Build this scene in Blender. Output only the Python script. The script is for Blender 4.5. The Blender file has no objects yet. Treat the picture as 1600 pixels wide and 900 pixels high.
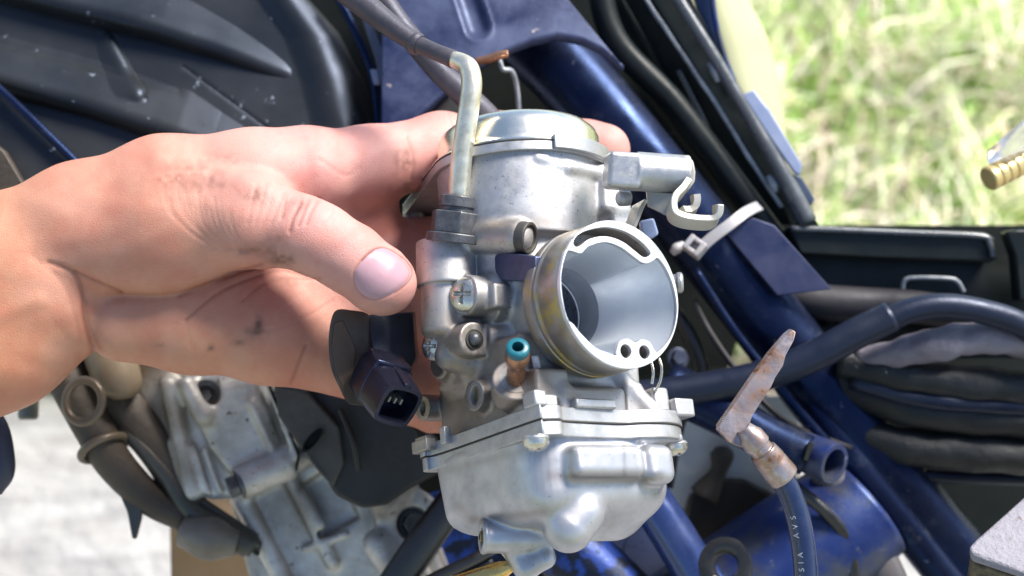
import bpy, bmesh, math, random
import numpy as np
from mathutils import Vector, Matrix
from mathutils.bvhtree import BVHTree
R_ = math.radians
random.seed(7); rng = np.random.default_rng(7)
scene = bpy.context.scene
COL = scene.collection

# ------------------------------------------------------------------ camera
S = 0.0002                      # metres per reference unit at the subject distance (0.40 m)
PITCH = R_(40)
CX = Vector((1, 0, 0)); CY = Vector((0, math.sin(PITCH), math.cos(PITCH))); CZ = Vector((0, -math.cos(PITCH), math.sin(PITCH)))
CAMLOC = Vector((0, 0, 0.85))
FOC = CAMLOC - CZ * 0.4
cd = bpy.data.cameras.new('camera'); cam_o = bpy.data.objects.new('camera', cd); COL.objects.link(cam_o)
cd.sensor_width = 36; cd.lens = 45; cd.clip_start = 0.01; cd.clip_end = 600
cam_o.matrix_world = Matrix(((CX.x, CY.x, CZ.x, CAMLOC.x), (CX.y, CY.y, CZ.y, CAMLOC.y), (CX.z, CY.z, CZ.z, CAMLOC.z), (0, 0, 0, 1)))
cd.dof.use_dof = True; cd.dof.focus_distance = 0.405; cd.dof.aperture_fstop = 8.5
scene.camera = cam_o

# ------------------------------------------------------------------ light
sd = Vector((0.52, 0.78, 0.36)).normalized()          # towards the sun, camera axes
SUN = (CX * sd.x + CY * sd.y + CZ * sd.z).normalized()
elev = math.asin(SUN.z); az = math.atan2(SUN.x, SUN.y)
w = bpy.data.worlds.new('World'); scene.world = w; w.use_nodes = True
nt = w.node_tree; bg = nt.nodes['Background']
sky = nt.nodes.new('ShaderNodeTexSky'); sky.sky_type = 'NISHITA'; sky.sun_disc = False
sky.sun_elevation = elev; sky.sun_rotation = az; sky.air_density = 1.0; sky.dust_density = 0.6
nt.links.new(sky.outputs[0], bg.inputs[0]); bg.inputs[1].default_value = 0.085
ld = bpy.data.lights.new('sun', 'SUN'); ld.energy = 3.6; ld.angle = R_(20); ld.color = (1, 0.955, 0.89)
lo = bpy.data.objects.new('sun', ld); COL.objects.link(lo)
lo.rotation_euler = SUN.to_track_quat('Z', 'Y').to_euler(); lo.location = (1, 0, 4)
scene.view_settings.view_transform = 'Standard'; scene.view_settings.look = 'None'
scene.view_settings.exposure = 1.33; scene.view_settings.gamma = 1
scene.cycles.max_bounces = 8

# ------------------------------------------------------------------ coordinates
# reference units: x right, y up, z towards the viewer, 1 unit = 0.2 mm, (800,450) on the optical axis
def cam(px, py, dz=0.0):
    k = (2000 - dz) / 2000
    return np.array(((px - 800) * k, (450 - py) * k, dz), float)
def wv(c): return FOC + S * (CX * c[0] + CY * c[1] + CZ * c[2])
_M = np.array([[CX.x, CX.y, CX.z], [CY.x, CY.y, CY.z], [CZ.x, CZ.y, CZ.z]])
def warr(a):
    a = np.asarray(a, float).reshape(-1, 3)
    return np.array(FOC)[None, :] + S * (a @ _M)
def nrm(v): v = np.asarray(v, float); return v / np.linalg.norm(v)
class Frame:
    def __init__(s, o, X, Y, Z): s.o = np.asarray(o, float); s.A = np.array([nrm(X), nrm(Y), nrm(Z)])
    def c(s, p): return s.o + np.asarray(p, float) @ s.A
    def hit(s, px, py, i, val):
        E = np.array((0, 0, 2000.)); D = np.array((px - 800, 450 - py, -2000.))
        n = s.A[i]; t = (val - (E - s.o) @ n) / (D @ n)
        return s.A @ (E + t * D - s.o)
CAMF = Frame((0, 0, 0), (1, 0, 0), (0, 1, 0), (0, 0, 1))
def axframe(o, z, up=(0, 1, 0)):
    z = nrm(z); x = np.cross(np.asarray(up, float), z)
    if np.linalg.norm(x) < 1e-3: x = np.cross((1, 0, 0), z)
    x = nrm(x); return Frame(o, x, np.cross(z, x), z)

# ------------------------------------------------------------------ objects
WL = {}
def thing(name, label, cat, loc, group=None):
    o = bpy.data.objects.new(name, None); COL.objects.link(o); o.location = wv(loc) if not isinstance(loc, Vector) else loc
    o.empty_display_size = 0.01
    WL[o.name] = o.location.copy(); o['label'] = label; o['category'] = cat
    if group: o['group'] = group
    return o
def link(name, me, mat, parent=None, centre=None):
    """me has world coordinates; recentre and parent"""
    n = len(me.vertices); a = np.empty(n * 3, np.float32); me.vertices.foreach_get('co', a); a = a.reshape(-1, 3)
    c = a.mean(0) if centre is None else np.array(centre)
    me.vertices.foreach_set('co', (a - c).ravel()); me.update()
    o = bpy.data.objects.new(name, me); COL.objects.link(o); cw = Vector(c.tolist())
    if mat: me.materials.append(mat)
    if parent is not None: o.parent = parent; o.location = cw - WL[parent.name]
    else: o.location = cw
    WL[o.name] = cw
    return o
def tag(o, label=None, cat=None, group=None, kind=None):
    if label: o['label'] = label
    if cat: o['category'] = cat
    if group: o['group'] = group
    if kind: o['kind'] = kind
    return o
def smooth(me, ang=38):
    me.polygons.foreach_set('use_smooth', [True] * len(me.polygons))
    if ang: me.set_sharp_from_angle(angle=R_(ang))
class MB:
    def __init__(s): s.v = []; s.f = []; s.n = 0
    def add(s, v, f):
        v = np.asarray(v, float).reshape(-1, 3); s.v.append(v); s.f += [[i + s.n for i in q] for q in f]; s.n += len(v); return s
    def build(s, name, mat, parent=None, bev=0, seg=2, ang=38, sub=0, fixn=False):
        me = bpy.data.meshes.new(name); me.from_pydata(warr(np.vstack(s.v)).tolist(), [], s.f); me.update()
        if fixn:
            bm = bmesh.new(); bm.from_mesh(me); bmesh.ops.recalc_face_normals(bm, faces=bm.faces); bm.to_mesh(me); bm.free()
        smooth(me, ang); o = link(name, me, mat, parent)
        if bev:
            m = o.modifiers.new('b', 'BEVEL'); m.width = bev * S; m.segments = seg; m.limit_method = 'ANGLE'; m.angle_limit = R_(30); m.harden_normals = False
        if sub:
            m = o.modifiers.new('s', 'SUBSURF'); m.levels = sub; m.render_levels = sub
        return o
    # --- shapes
    def prism(s, poly, fr=CAMF, d0=0, d1=-10, axis=2):
        """poly: list of 2-D points in the other two axes of fr; extruded from d0 to d1"""
        ii = [i for i in range(3) if i != axis]; n = len(poly); v = []
        for d in (d0, d1):
            for p in poly:
                q = np.zeros(3); q[ii[0]] = p[0]; q[ii[1]] = p[1]; q[axis] = d; v.append(fr.c(q))
        f = [list(range(n)), list(range(2 * n - 1, n - 1, -1))] + [[i, i + n, (i + 1) % n + n, (i + 1) % n] for i in range(n)]
        return s.add(v, f)
    def pixprism(s, pts, th=20, dz=0, back=None):
        """pts: (px,py[,dz]) outline; extruded straight away from the viewer by th"""
        a = [cam(p[0], p[1], (p[2] if len(p) > 2 else (dz(p[0], p[1]) if callable(dz) else dz))) for p in pts]
        b = [q + np.array((0, 0, -th)) for q in a] if back is None else [q + np.array(back) for q in a]
        n = len(a)
        return s.add(a + b, [list(range(n))[::-1], list(range(n, 2 * n))] + [[i, (i + 1) % n, (i + 1) % n + n, i + n] for i in range(n)])
    def box(s, fr, lo, hi):
        (a, b, c), (d, e, g) = lo, hi
        return s.prism([(a, b), (d, b), (d, e), (a, e)], fr, g, c, 2)
    def lathe(s, fr, prof, n=40, cx=0, cy=0, capa=True, capb=True, ex=1.0):
        v = []; m = len(prof)
        for h, r in prof:
            for k in range(n):
                a = 2 * math.pi * k / n; v.append(fr.c((cx + r * math.cos(a) * ex, cy + r * math.sin(a), h)))
        f = []
        for j in range(m - 1):
            for k in range(n): f.append([j * n + k, j * n + (k + 1) % n, (j + 1) * n + (k + 1) % n, (j + 1) * n + k])
        if capa: f.append([k for k in range(n)][::-1])
        if capb: f.append([(m - 1) * n + k for k in range(n)])
        return s.add(v, f)
    def tube(s, pts, r, n=16, res=6, caps=True, wob=0, flat=1.0):
        """pts: (px,py,dz) smooth path; r number or list in picture units at that depth"""
        P = np.array([cam(*p) for p in pts]); rr = np.array([r] * len(pts) if np.isscalar(r) else r, float)
        rr = rr * (2000 - np.array([p[2] for p in pts])) / 2000
        if res > 1 and len(P) > 2: P, rr = catmull(P, rr, res)
        return s.sweep(P, rr, n, caps, wob, flat)
    def sweep(s, P, rr, n=16, caps=True, wob=0, flat=1.0):
        m = len(P); T = np.gradient(P, axis=0); T /= np.linalg.norm(T, axis=1)[:, None]
        N = np.cross(T[0], (0, 0, 1.)); 
        if np.linalg.norm(N) < .1: N = np.cross(T[0], (0, 1., 0))
        N = nrm(N); v = []
        for j in range(m):
            N = nrm(N - T[j] * (N @ T[j])); B = np.cross(T[j], N)
            for k in range(n):
                a = 2 * math.pi * k / n
                q = rr[j] * (1 + (wob * math.sin(3 * a + j * .7) + wob * .8 * math.sin(j * 1.3 + a) if wob else 0))
                v.append(P[j] + q * (math.cos(a) * N + flat * math.sin(a) * B))
        f = []
        for j in range(m - 1):
            for k in range(n): f.append([j * n + k, (j + 1) * n + k, (j + 1) * n + (k + 1) % n, j * n + (k + 1) % n])
        if caps: f.append([k for k in range(n)]); f.append([(m - 1) * n + k for k in range(n)][::-1])
        return s.add(v, f)
    def loft(s, rows, closed=False, solid=None):
        m = len(rows); n = len(rows[0]); v = [p for r in rows for p in r]; f = []
        for j in range(m - 1):
            for k in range(n if closed else n - 1): f.append([j * n + k, j * n + (k + 1) % n, (j + 1) * n + (k + 1) % n, (j + 1) * n + k])
        return s.add(v, f)
def catmull(P, rr, res):
    P = np.asarray(P, float); Q = np.vstack([2 * P[0] - P[1], P, 2 * P[-1] - P[-2]]); q = np.concatenate([[rr[0]], rr, [rr[-1]]])
    o = []; ro = []
    for i in range(1, len(Q) - 2):
        for k in range(res):
            t = k / res
            w_ = np.array([-t**3 + 2*t*t - t, 3*t**3 - 5*t*t + 2, -3*t**3 + 4*t*t + t, t**3 - t*t]) / 2
            o.append(w_ @ Q[i-1:i+3]); ro.append(w_ @ q[i-1:i+3])
    o.append(Q[-2]); ro.append(q[-2]); return np.array(o), np.array(ro)
def curve2(pts, res=6, closed=True):
    P = np.array(pts, float); n = len(P); o = []
    for i in range(n if closed else n - 1):
        a, b, c, d = [P[(i + k) % n] if closed else P[min(max(i + k, 0), n - 1)] for k in (-1, 0, 1, 2)]
        for k in range(res):
            t = k / res
            o.append(((-t**3+2*t*t-t)*a + (3*t**3-5*t*t+2)*b + (-3*t**3+4*t*t+t)*c + (t**3-t*t)*d) / 2)
    if not closed: o.append(P[-1])
    return np.array(o)

# ------------------------------------------------------------------ implicit surfaces (castings, the hand)
class SDF:
    def __init__(s, lo, hi, h, fr=CAMF):
        s.h = h; s.fr = fr; s.lo = np.array(lo, float); n = np.ceil((np.array(hi) - s.lo) / h).astype(int) + 1
        s.n = n; s.ax = [(s.lo[i] + h * np.arange(n[i])).astype(np.float32) for i in range(3)]
        s.F = np.full(n, 60., np.float32)
    def region(s, lo, hi, m):
        sl = []
        for i in range(3):
            a = int(max(0, math.floor((lo[i] - m - s.lo[i]) / s.h))); b = int(min(s.n[i], math.ceil((hi[i] + m - s.lo[i]) / s.h) + 1)); sl.append(slice(a, max(b, a)))
        return tuple(sl), np.meshgrid(*[s.ax[i][sl[i]] for i in range(3)], indexing='ij', sparse=True)
    def op(s, d, sl, k, sub):
        A = s.F[sl]
        if sub:
            b = -d; h = np.maximum(k - np.abs(A - b), 0) / k; s.F[sl] = np.maximum(A, b) + h * h * k / 4
        else:
            h = np.maximum(k - np.abs(A - d), 0) / k; s.F[sl] = np.minimum(A, d) - h * h * k / 4
    def cap(s, a, b, ra, rb=None, k=10, sub=False):
        a = np.array(a, np.float32); b = np.array(b, np.float32); rb = ra if rb is None else rb; R = max(ra, rb)
        sl, (X, Y, Z) = s.region(np.minimum(a, b) - R, np.maximum(a, b) + R, k + 3 * s.h)
        ab = b - a; L = max(float(ab @ ab), 1e-6)
        t = np.clip(((X - a[0]) * ab[0] + (Y - a[1]) * ab[1] + (Z - a[2]) * ab[2]) / L, 0, 1)
        d = np.sqrt((X - a[0] - t * ab[0])**2 + (Y - a[1] - t * ab[1])**2 + (Z - a[2] - t * ab[2])**2) - (ra + t * (rb - ra))
        s.op(d, sl, k, sub)
    def chain(s, pts, k=10, sub=False):
        for a, b in zip(pts[:-1], pts[1:]): s.cap(a[0], b[0], a[1], b[1], k, sub)
    def ell(s, c, r, k=10, sub=False, rot=None):
        c = np.array(c, np.float32); r = np.array(r, np.float32); R = r.max() if rot is not None else r
        sl, (X, Y, Z) = s.region(c - R, c + R, k + 3 * s.h); X = X - c[0]; Y = Y - c[1]; Z = Z - c[2]
        if rot is not None: X, Y, Z = [rot[i][0] * X + rot[i][1] * Y + rot[i][2] * Z for i in range(3)]
        k0 = np.sqrt((X / r[0])**2 + (Y / r[1])**2 + (Z / r[2])**2); k1 = np.sqrt((X / r[0]**2)**2 + (Y / r[1]**2)**2 + (Z / r[2]**2)**2)
        s.op(k0 * (k0 - 1) / np.maximum(k1, 1e-5), sl, k, sub)
    def box(s, lo, hi, rd=4, k=8, sub=False):
        lo = np.array(lo, float); hi = np.array(hi, float); c = (lo + hi) / 2; e = (hi - lo) / 2 - rd
        sl, G = s.region(lo, hi, k + 3 * s.h)
        q = [np.abs(G[i] - c[i]) - e[i] for i in range(3)]
        d = np.sqrt(sum(np.maximum(x, 0)**2 for x in q)) + np.minimum(np.maximum(np.maximum(q[0], q[1]), q[2]), 0) - rd
        s.op(d, sl, k, sub)
    def cyl(s, a, b, r, rd=3, k=8, sub=False, rb=None):
        a = np.array(a, float); b = np.array(b, float); L = np.linalg.norm(b - a); u = (b - a) / L; rb = r if rb is None else rb; R = max(r, rb)
        sl, (X, Y, Z) = s.region(np.minimum(a, b) - R, np.maximum(a, b) + R, k + 3 * s.h)
        X = X - a[0]; Y = Y - a[1]; Z = Z - a[2]; t = X * u[0] + Y * u[1] + Z * u[2]
        rad = np.sqrt(np.maximum((X - t * u[0])**2 + (Y - t * u[1])**2 + (Z - t * u[2])**2, 0))
        qx = rad - (r + np.clip(t / L, 0, 1) * (rb - r)) + rd; qy = np.abs(t - L / 2) - L / 2 + rd
        d = np.sqrt(np.maximum(qx, 0)**2 + np.maximum(qy, 0)**2) + np.minimum(np.maximum(qx, qy), 0) - rd
        s.op(d, sl, k, sub)
    def poly(s, pts, axis, lo, hi, rd=4, k=8, taper=0.0, sub=False):
        """prism over polygon pts (in the two other axes, order kept); taper shrinks the outline towards lo"""
        ii = [i for i in range(3) if i != axis]; P = np.array(pts, float)
        L = np.zeros(3); H = np.zeros(3); L[ii] = P.min(0); H[ii] = P.max(0); L[axis] = lo; H[axis] = hi
        sl, G = s.region(L, H, k + 3 * s.h)
        A = G[ii[0]]; B = G[ii[1]]; A2, B2 = np.broadcast_arrays(A, B)
        sq = [slice(None)] * 3; sq[axis] = 0; A2 = A2[tuple(sq)]; B2 = B2[tuple(sq)]
        d = np.full(A2.shape, 1e9); sg = np.ones(A2.shape)
        for i in range(len(P)):
            p = P[i]; q = P[i - 1]; e = q - p; wx = A2 - p[0]; wy = B2 - p[1]
            t = np.clip((wx * e[0] + wy * e[1]) / max(e @ e, 1e-9), 0, 1); d = np.minimum(d, (wx - e[0] * t)**2 + (wy - e[1] * t)**2)
            c1 = B2 >= p[1]; c2 = B2 < q[1]; c3 = e[0] * wy > e[1] * wx
            sg = np.where((c1 & c2 & c3) | (~c1 & ~c2 & ~c3), -sg, sg)
        d2 = np.expand_dims(sg * np.sqrt(d), axis) + taper * (hi - G[axis])
        qx = d2 + rd; qy = np.abs(G[axis] - (lo + hi) / 2) - (hi - lo) / 2 + rd
        s.op(np.sqrt(np.maximum(qx, 0)**2 + np.maximum(qy, 0)**2) + np.minimum(np.maximum(qx, qy), 0) - rd, sl, k, sub)
    def mesh(s, relax=1):
        F = s.F; ins = F < 0; nx, ny, nz = F.shape
        cnt = np.zeros((nx-1, ny-1, nz-1), np.float32); acc = [np.zeros_like(cnt) for _ in range(3)]
        for ax in range(3):
            sa = [slice(None)] * 3; sb = [slice(None)] * 3; sa[ax] = slice(0, -1); sb[ax] = slice(1, None)
            A = F[tuple(sa)]; B = F[tuple(sb)]; cr = (A < 0) != (B < 0)
            t = np.where(cr, A / np.where(cr, A - B, 1), 0).astype(np.float32)
            o1, o2 = [i for i in range(3) if i != ax]
            for i in (0, 1):
                for j in (0, 1):
                    q = [slice(None)] * 3
                    q[o1] = slice(0, -1) if i == 0 else slice(1, None); q[o2] = slice(0, -1) if j == 0 else slice(1, None); q = tuple(q)
                    c = cr[q]; cnt += c; acc[ax] += t[q]
                    if i: acc[o1] += c
                    if j: acc[o2] += c
        act = cnt > 0; idx = np.full(cnt.shape, -1, np.int64); I = np.argwhere(act); idx[act] = np.arange(len(I))
        V = np.stack([acc[i][act] / cnt[act] for i in range(3)], 1) + I; V = s.lo + V * s.h
        Q = []
        for ax in range(3):
            sa = [slice(None)] * 3; sb = [slice(None)] * 3; sa[ax] = slice(0, -1); sb[ax] = slice(1, None)
            A = ins[tuple(sa)]; B = ins[tuple(sb)]; E = np.argwhere(A != B); o1, o2 = (ax + 1) % 3, (ax + 2) % 3
            E = E[(E[:, o1] > 0) & (E[:, o2] > 0) & (E[:, o1] < s.n[o1] - 1) & (E[:, o2] < s.n[o2] - 1)]
            fl = ins[E[:, 0], E[:, 1], E[:, 2]]
            def at(d1, d2):
                K = E.copy(); K[:, o1] += d1; K[:, o2] += d2; return idx[K[:, 0], K[:, 1], K[:, 2]]
            q = np.stack([at(-1, -1), at(0, -1), at(0, 0), at(-1, 0)], 1); q[~fl] = q[~fl][:, ::-1]; Q.append(q)
        Q = np.vstack(Q); Q = Q[(Q >= 0).all(1)]
        for _ in range(relax):
            sm = np.zeros_like(V); c = np.zeros(len(V))
            for a, b in ((0, 1), (1, 2), (2, 3), (3, 0)):
                np.add.at(sm, Q[:, a], V[Q[:, b]]); np.add.at(sm, Q[:, b], V[Q[:, a]]); np.add.at(c, Q[:, a], 1); np.add.at(c, Q[:, b], 1)
            V = V * .45 + .55 * sm / np.maximum(c, 1)[:, None]
        return s.fr.o + V @ s.fr.A, Q
def vnormals(V, Q):
    n = np.cross(V[Q[:, 2]] - V[Q[:, 0]], V[Q[:, 3]] - V[Q[:, 1]]); N = np.zeros_like(V)
    for a in range(4): np.add.at(N, Q[:, a], n)
    return N / np.maximum(np.linalg.norm(N, axis=1), 1e-9)[:, None]
def quadmesh(name, V, Q, mat, parent=None, ang=None):
    me = bpy.data.meshes.new(name); W = warr(V).astype(np.float32)
    me.vertices.add(len(W)); me.vertices.foreach_set('co', W.ravel()); me.loops.add(Q.size); me.loops.foreach_set('vertex_index', Q.astype(np.int32).ravel())
    me.polygons.add(len(Q)); me.polygons.foreach_set('loop_start', np.arange(0, Q.size, 4, dtype=np.int32)); me.polygons.foreach_set('loop_total', np.full(len(Q), 4, np.int32))
    me.update(calc_edges=True); me.validate(); smooth(me, ang); return link(name, me, mat, parent)
def setcol(me, name, C):
    a = me.color_attributes.new(name, 'FLOAT_COLOR', 'POINT'); C = np.hstack([C, np.ones((len(C), 1))]).astype(np.float32); a.data.foreach_set('color', C.ravel())
def project(V):
    k = 2000 / (2000 - V[:, 2]); return 800 + V[:, 0] * k, 450 - V[:, 1] * k
def segdist(x, y, pts):
    d = np.full(x.shape, 1e9)
    for (ax_, ay), (bx, by) in zip(pts[:-1], pts[1:]):
        ex, ey = bx - ax_, by - ay; t = np.clip(((x - ax_) * ex + (y - ay) * ey) / max(ex*ex + ey*ey, 1e-9), 0, 1)
        d = np.minimum(d, np.hypot(x - ax_ - t * ex, y - ay - t * ey))
    return d

# ------------------------------------------------------------------ materials
def mat(name, col, rough=.5, metal=0., col2=None, nscale=200, namt=.5, bump=.0, bscale=900, speck=None, speckamt=0, speckscale=500,
        sss=0, coat=0, attr=None, rvar=.12, spec=.5, streak=None, tint=None, detail=6, bdist=.0004, det2=None, pores=0):
    m = bpy.data.materials.new(name); m.use_nodes = True; t = m.node_tree; L = t.links.new; b = t.nodes['Principled BSDF']
    tc = t.nodes.new('ShaderNodeTexCoord'); vec = tc.outputs['Object']
    def noise(sc, de=detail, ro=.6, v=None):
        n = t.nodes.new('ShaderNodeTexNoise'); n.inputs['Scale'].default_value = sc; n.inputs['Detail'].default_value = de; n.inputs['Roughness'].default_value = ro
        L(v or vec, n.inputs['Vector']); return n.outputs['Fac']
    def ramp(src, a, b_, c0=(0,0,0,1), c1=(1,1,1,1)):
        r = t.nodes.new('ShaderNodeValToRGB'); r.color_ramp.elements[0].position = a; r.color_ramp.elements[1].position = b_
        r.color_ramp.elements[0].color = c0; r.color_ramp.elements[1].color = c1; L(src, r.inputs[0]); return r.outputs[0]
    def mix(f, a, b_, mode='MIX'):
        x = t.nodes.new('ShaderNodeMix'); x.data_type = 'RGBA'; x.blend_type = mode
        for i, q in ((0, f), (6, a), (7, b_)):
            if hasattr(q, 'links') or isinstance(q, bpy.types.NodeSocket): L(q, x.inputs[i])
            elif i == 0: x.inputs[0].default_value = q
            else: x.inputs[i].default_value = (*q, 1)
        return x.outputs[2]
    c = col
    if attr:
        a = t.nodes.new('ShaderNodeAttribute'); a.attribute_name = attr; c = a.outputs['Color']
    if streak:
        mp = t.nodes.new('ShaderNodeMapping'); L(vec, mp.inputs[0]); mp.inputs['Scale'].default_value = streak[0]
        mp.inputs['Rotation'].default_value = streak[3] if len(streak) > 3 else (0, 0, 0)
        c = mix(ramp(noise(streak[2], 4, .6, mp.outputs[0]), .45, .7), c, streak[1])
    if col2:
        f = ramp(noise(nscale), .5 - .28 * (1.2 - namt) , .5 + .28 * (1.2 - namt)); f2 = t.nodes.new('ShaderNodeMath'); f2.operation = 'MULTIPLY'; L(f, f2.inputs[0]); f2.inputs[1].default_value = namt * 1.3 if namt < .77 else 1
        c = mix(f2.outputs[0], c, col2)
    if speck is not None:
        f = ramp(noise(speckscale, 3, .7), .72 - speckamt, .76 - speckamt * .9); c = mix(f, c, speck)
    if det2:
        f = ramp(noise(det2[1], 8, .75), det2[2], det2[3]); c = mix(f, c, det2[0])
    if isinstance(c, bpy.types.NodeSocket): L(c, b.inputs['Base Color'])
    else: b.inputs['Base Color'].default_value = (*c, 1)
    b.inputs['Metallic'].default_value = metal
    r = t.nodes.new('ShaderNodeMapRange'); L(noise(nscale * 1.7 + 30), r.inputs[0]); r.inputs[1].default_value = .3; r.inputs[2].default_value = .7
    r.inputs[3].default_value = max(rough - rvar, .03); r.inputs[4].default_value = min(rough + rvar, 1); L(r.outputs[0], b.inputs['Roughness'])
    b.inputs['Specular IOR Level'].default_value = spec
    if tint: b.inputs['Specular Tint'].default_value = (*tint, 1)
    if sss:
        b.inputs['Subsurface Weight'].default_value = sss; b.inputs['Subsurface Radius'].default_value = (1, .35, .2); b.inputs['Subsurface Scale'].default_value = .0035
    if coat: b.inputs['Coat Weight'].default_value = coat; b.inputs['Coat Roughness'].default_value = .12
    if bump:
        bn = t.nodes.new('ShaderNodeBump'); bn.inputs['Strength'].default_value = bump; bn.inputs['Distance'].default_value = bdist
        L(noise(bscale, 8, .65), bn.inputs['Height']); L(bn.outputs[0], b.inputs['Normal'])
        if pores:
            vo = t.nodes.new('ShaderNodeTexVoronoi'); vo.feature = 'DISTANCE_TO_EDGE'; vo.inputs['Scale'].default_value = pores; mp = t.nodes.new('ShaderNodeMapping'); mp.inputs['Scale'].default_value = (.62, 1.1, 1.1)
            L(vec, mp.inputs[0]); L(mp.outputs[0], vo.inputs['Vector']); mr = t.nodes.new('ShaderNodeMapRange'); mr.inputs[2].default_value = .12; L(vo.outputs['Distance'], mr.inputs[0])
            b2 = t.nodes.new('ShaderNodeBump'); b2.inputs['Strength'].default_value = .38; b2.inputs['Distance'].default_value = .0001; L(mr.outputs[0], b2.inputs['Height']); L(bn.outputs[0], b2.inputs['Normal']); L(b2.outputs[0], b.inputs['Normal'])
    return m
M = {}
M['cast'] = mat('cast_aluminium', (.62, .61, .62), .4, .82, col2=(.42, .40, .39), nscale=130, namt=.5, bump=.35, bscale=2600, speck=(.16, .14, .12), speckamt=.03, speckscale=900, bdist=.00012)
M['castd'] = mat('stained_cast_aluminium', (.44, .42, .40), .48, .7, col2=(.24, .21, .18), nscale=120, namt=.6, bump=.4, bscale=2200, speck=(.09, .08, .06), speckamt=.06, speckscale=700, bdist=.00014)
M['bowl'] = mat('float_bowl_aluminium', (.47, .475, .50), .42, .7, attr='tone', col2=(.31, .30, .31), nscale=90, namt=.5, bump=.5, bscale=4200, speck=(.16, .14, .12), speckamt=.045, speckscale=800, bdist=.0001, det2=((.30, .285, .27), 260, .58, .8))
M['mach'] = mat('machined_aluminium', (.74, .74, .76), .4, .6, col2=(.62, .62, .64), nscale=400, namt=.3, bump=.2, bscale=4000, bdist=.00008)
M['bell'] = mat('bellmouth_aluminium', (.40, .38, .36), .42, .75, col2=(.22, .18, .13), nscale=110, namt=.6, bump=.3, bscale=1800, det2=((.42, .33, .13), 110, .52, .60), bdist=.00014)
M['bore'] = mat('bore_wall', (.56, .59, .63), .40, .5, col2=(.42, .47, .55), nscale=90, namt=.5, bump=.08, bscale=3000, rvar=.06)
M['slide'] = mat('slide_grey', (.035, .04, .055), .3, .3, col2=(.07, .08, .10), nscale=120, namt=.4, bump=.1)
M['zinc'] = mat('yellow_zinc', (.88, .84, .70), .26, 1., col2=(.82, .80, .74), nscale=40, namt=.5, bump=.06, bscale=800, rvar=.05)
M['pipe'] = mat('pipe_zinc', (.80, .76, .64), .38, .8, col2=(.50, .43, .27), nscale=230, namt=.55, bump=.2, bscale=1600, speck=(.22, .17, .08), speckamt=.04, speckscale=1300)
M['steel'] = mat('plated_steel', (.66, .64, .58), .3, .95, col2=(.45, .41, .32), nscale=300, namt=.45, bump=.25, bscale=2000, speck=(.2, .15, .09), speckamt=.05, speckscale=900)
M['bracket'] = mat('bracket_steel', (.52, .5, .44), .48, .6, col2=(.46, .43, .36), nscale=300, namt=.5, bump=.35, bscale=3000, bdist=.00012)
M['nut'] = mat('fitting_black', (.045, .048, .056), .34, .35, col2=(.2, .2, .2), nscale=350, namt=.4, bump=.3, bscale=1800, speck=(.3, .28, .24), speckamt=.03)
M['gasket'] = mat('gasket', (.04, .035, .03), .7, 0)
M['black'] = mat('black_plastic', (.018, .02, .024), .38, 0, col2=(.05, .05, .05), nscale=70, namt=.5, bump=.3, bscale=1500, speck=(.4, .42, .45), speckamt=-.02, speckscale=260, tint=(.6, .72, 1))
M['gloss'] = mat('connector_plastic', (.006, .007, .014), .16, 0, col2=(.012, .012, .02), nscale=200, namt=.5, bump=.2, bscale=900, spec=.6, tint=(.55, .62, 1), rvar=.06)
M['brown'] = mat('brown_plastic', (.11, .065, .040), .6, 0, col2=(.07, .055, .045), nscale=300, namt=.5, bump=.3, bscale=2500)
M['copper'] = mat('copper_brown', (.40, .20, .11), .28, .7, col2=(.24, .13, .08), nscale=250, namt=.5, bump=.2)
M['teal'] = mat('teal_plastic', (.008, .11, .15), .35, 0, col2=(.015, .15, .18), nscale=500, namt=.4)
M['brass'] = mat('brass', (.78, .52, .18), .28, .95, col2=(.5, .32, .1), nscale=500, namt=.4, bump=.15)
M['hole'] = mat('oily_hole', (.02, .018, .012), .5, 0)  # near-black fill standing for the dark inside of holes and recesses
M['brassp'] = mat('pale_brass', (.82, .62, .28), .4, .6, col2=(.62, .42, .15), nscale=200, namt=.5)
M['olive'] = mat('olive_brass', (.30, .26, .12), .4, .7, col2=(.1, .09, .04), nscale=500, namt=.6, bump=.2)

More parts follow.
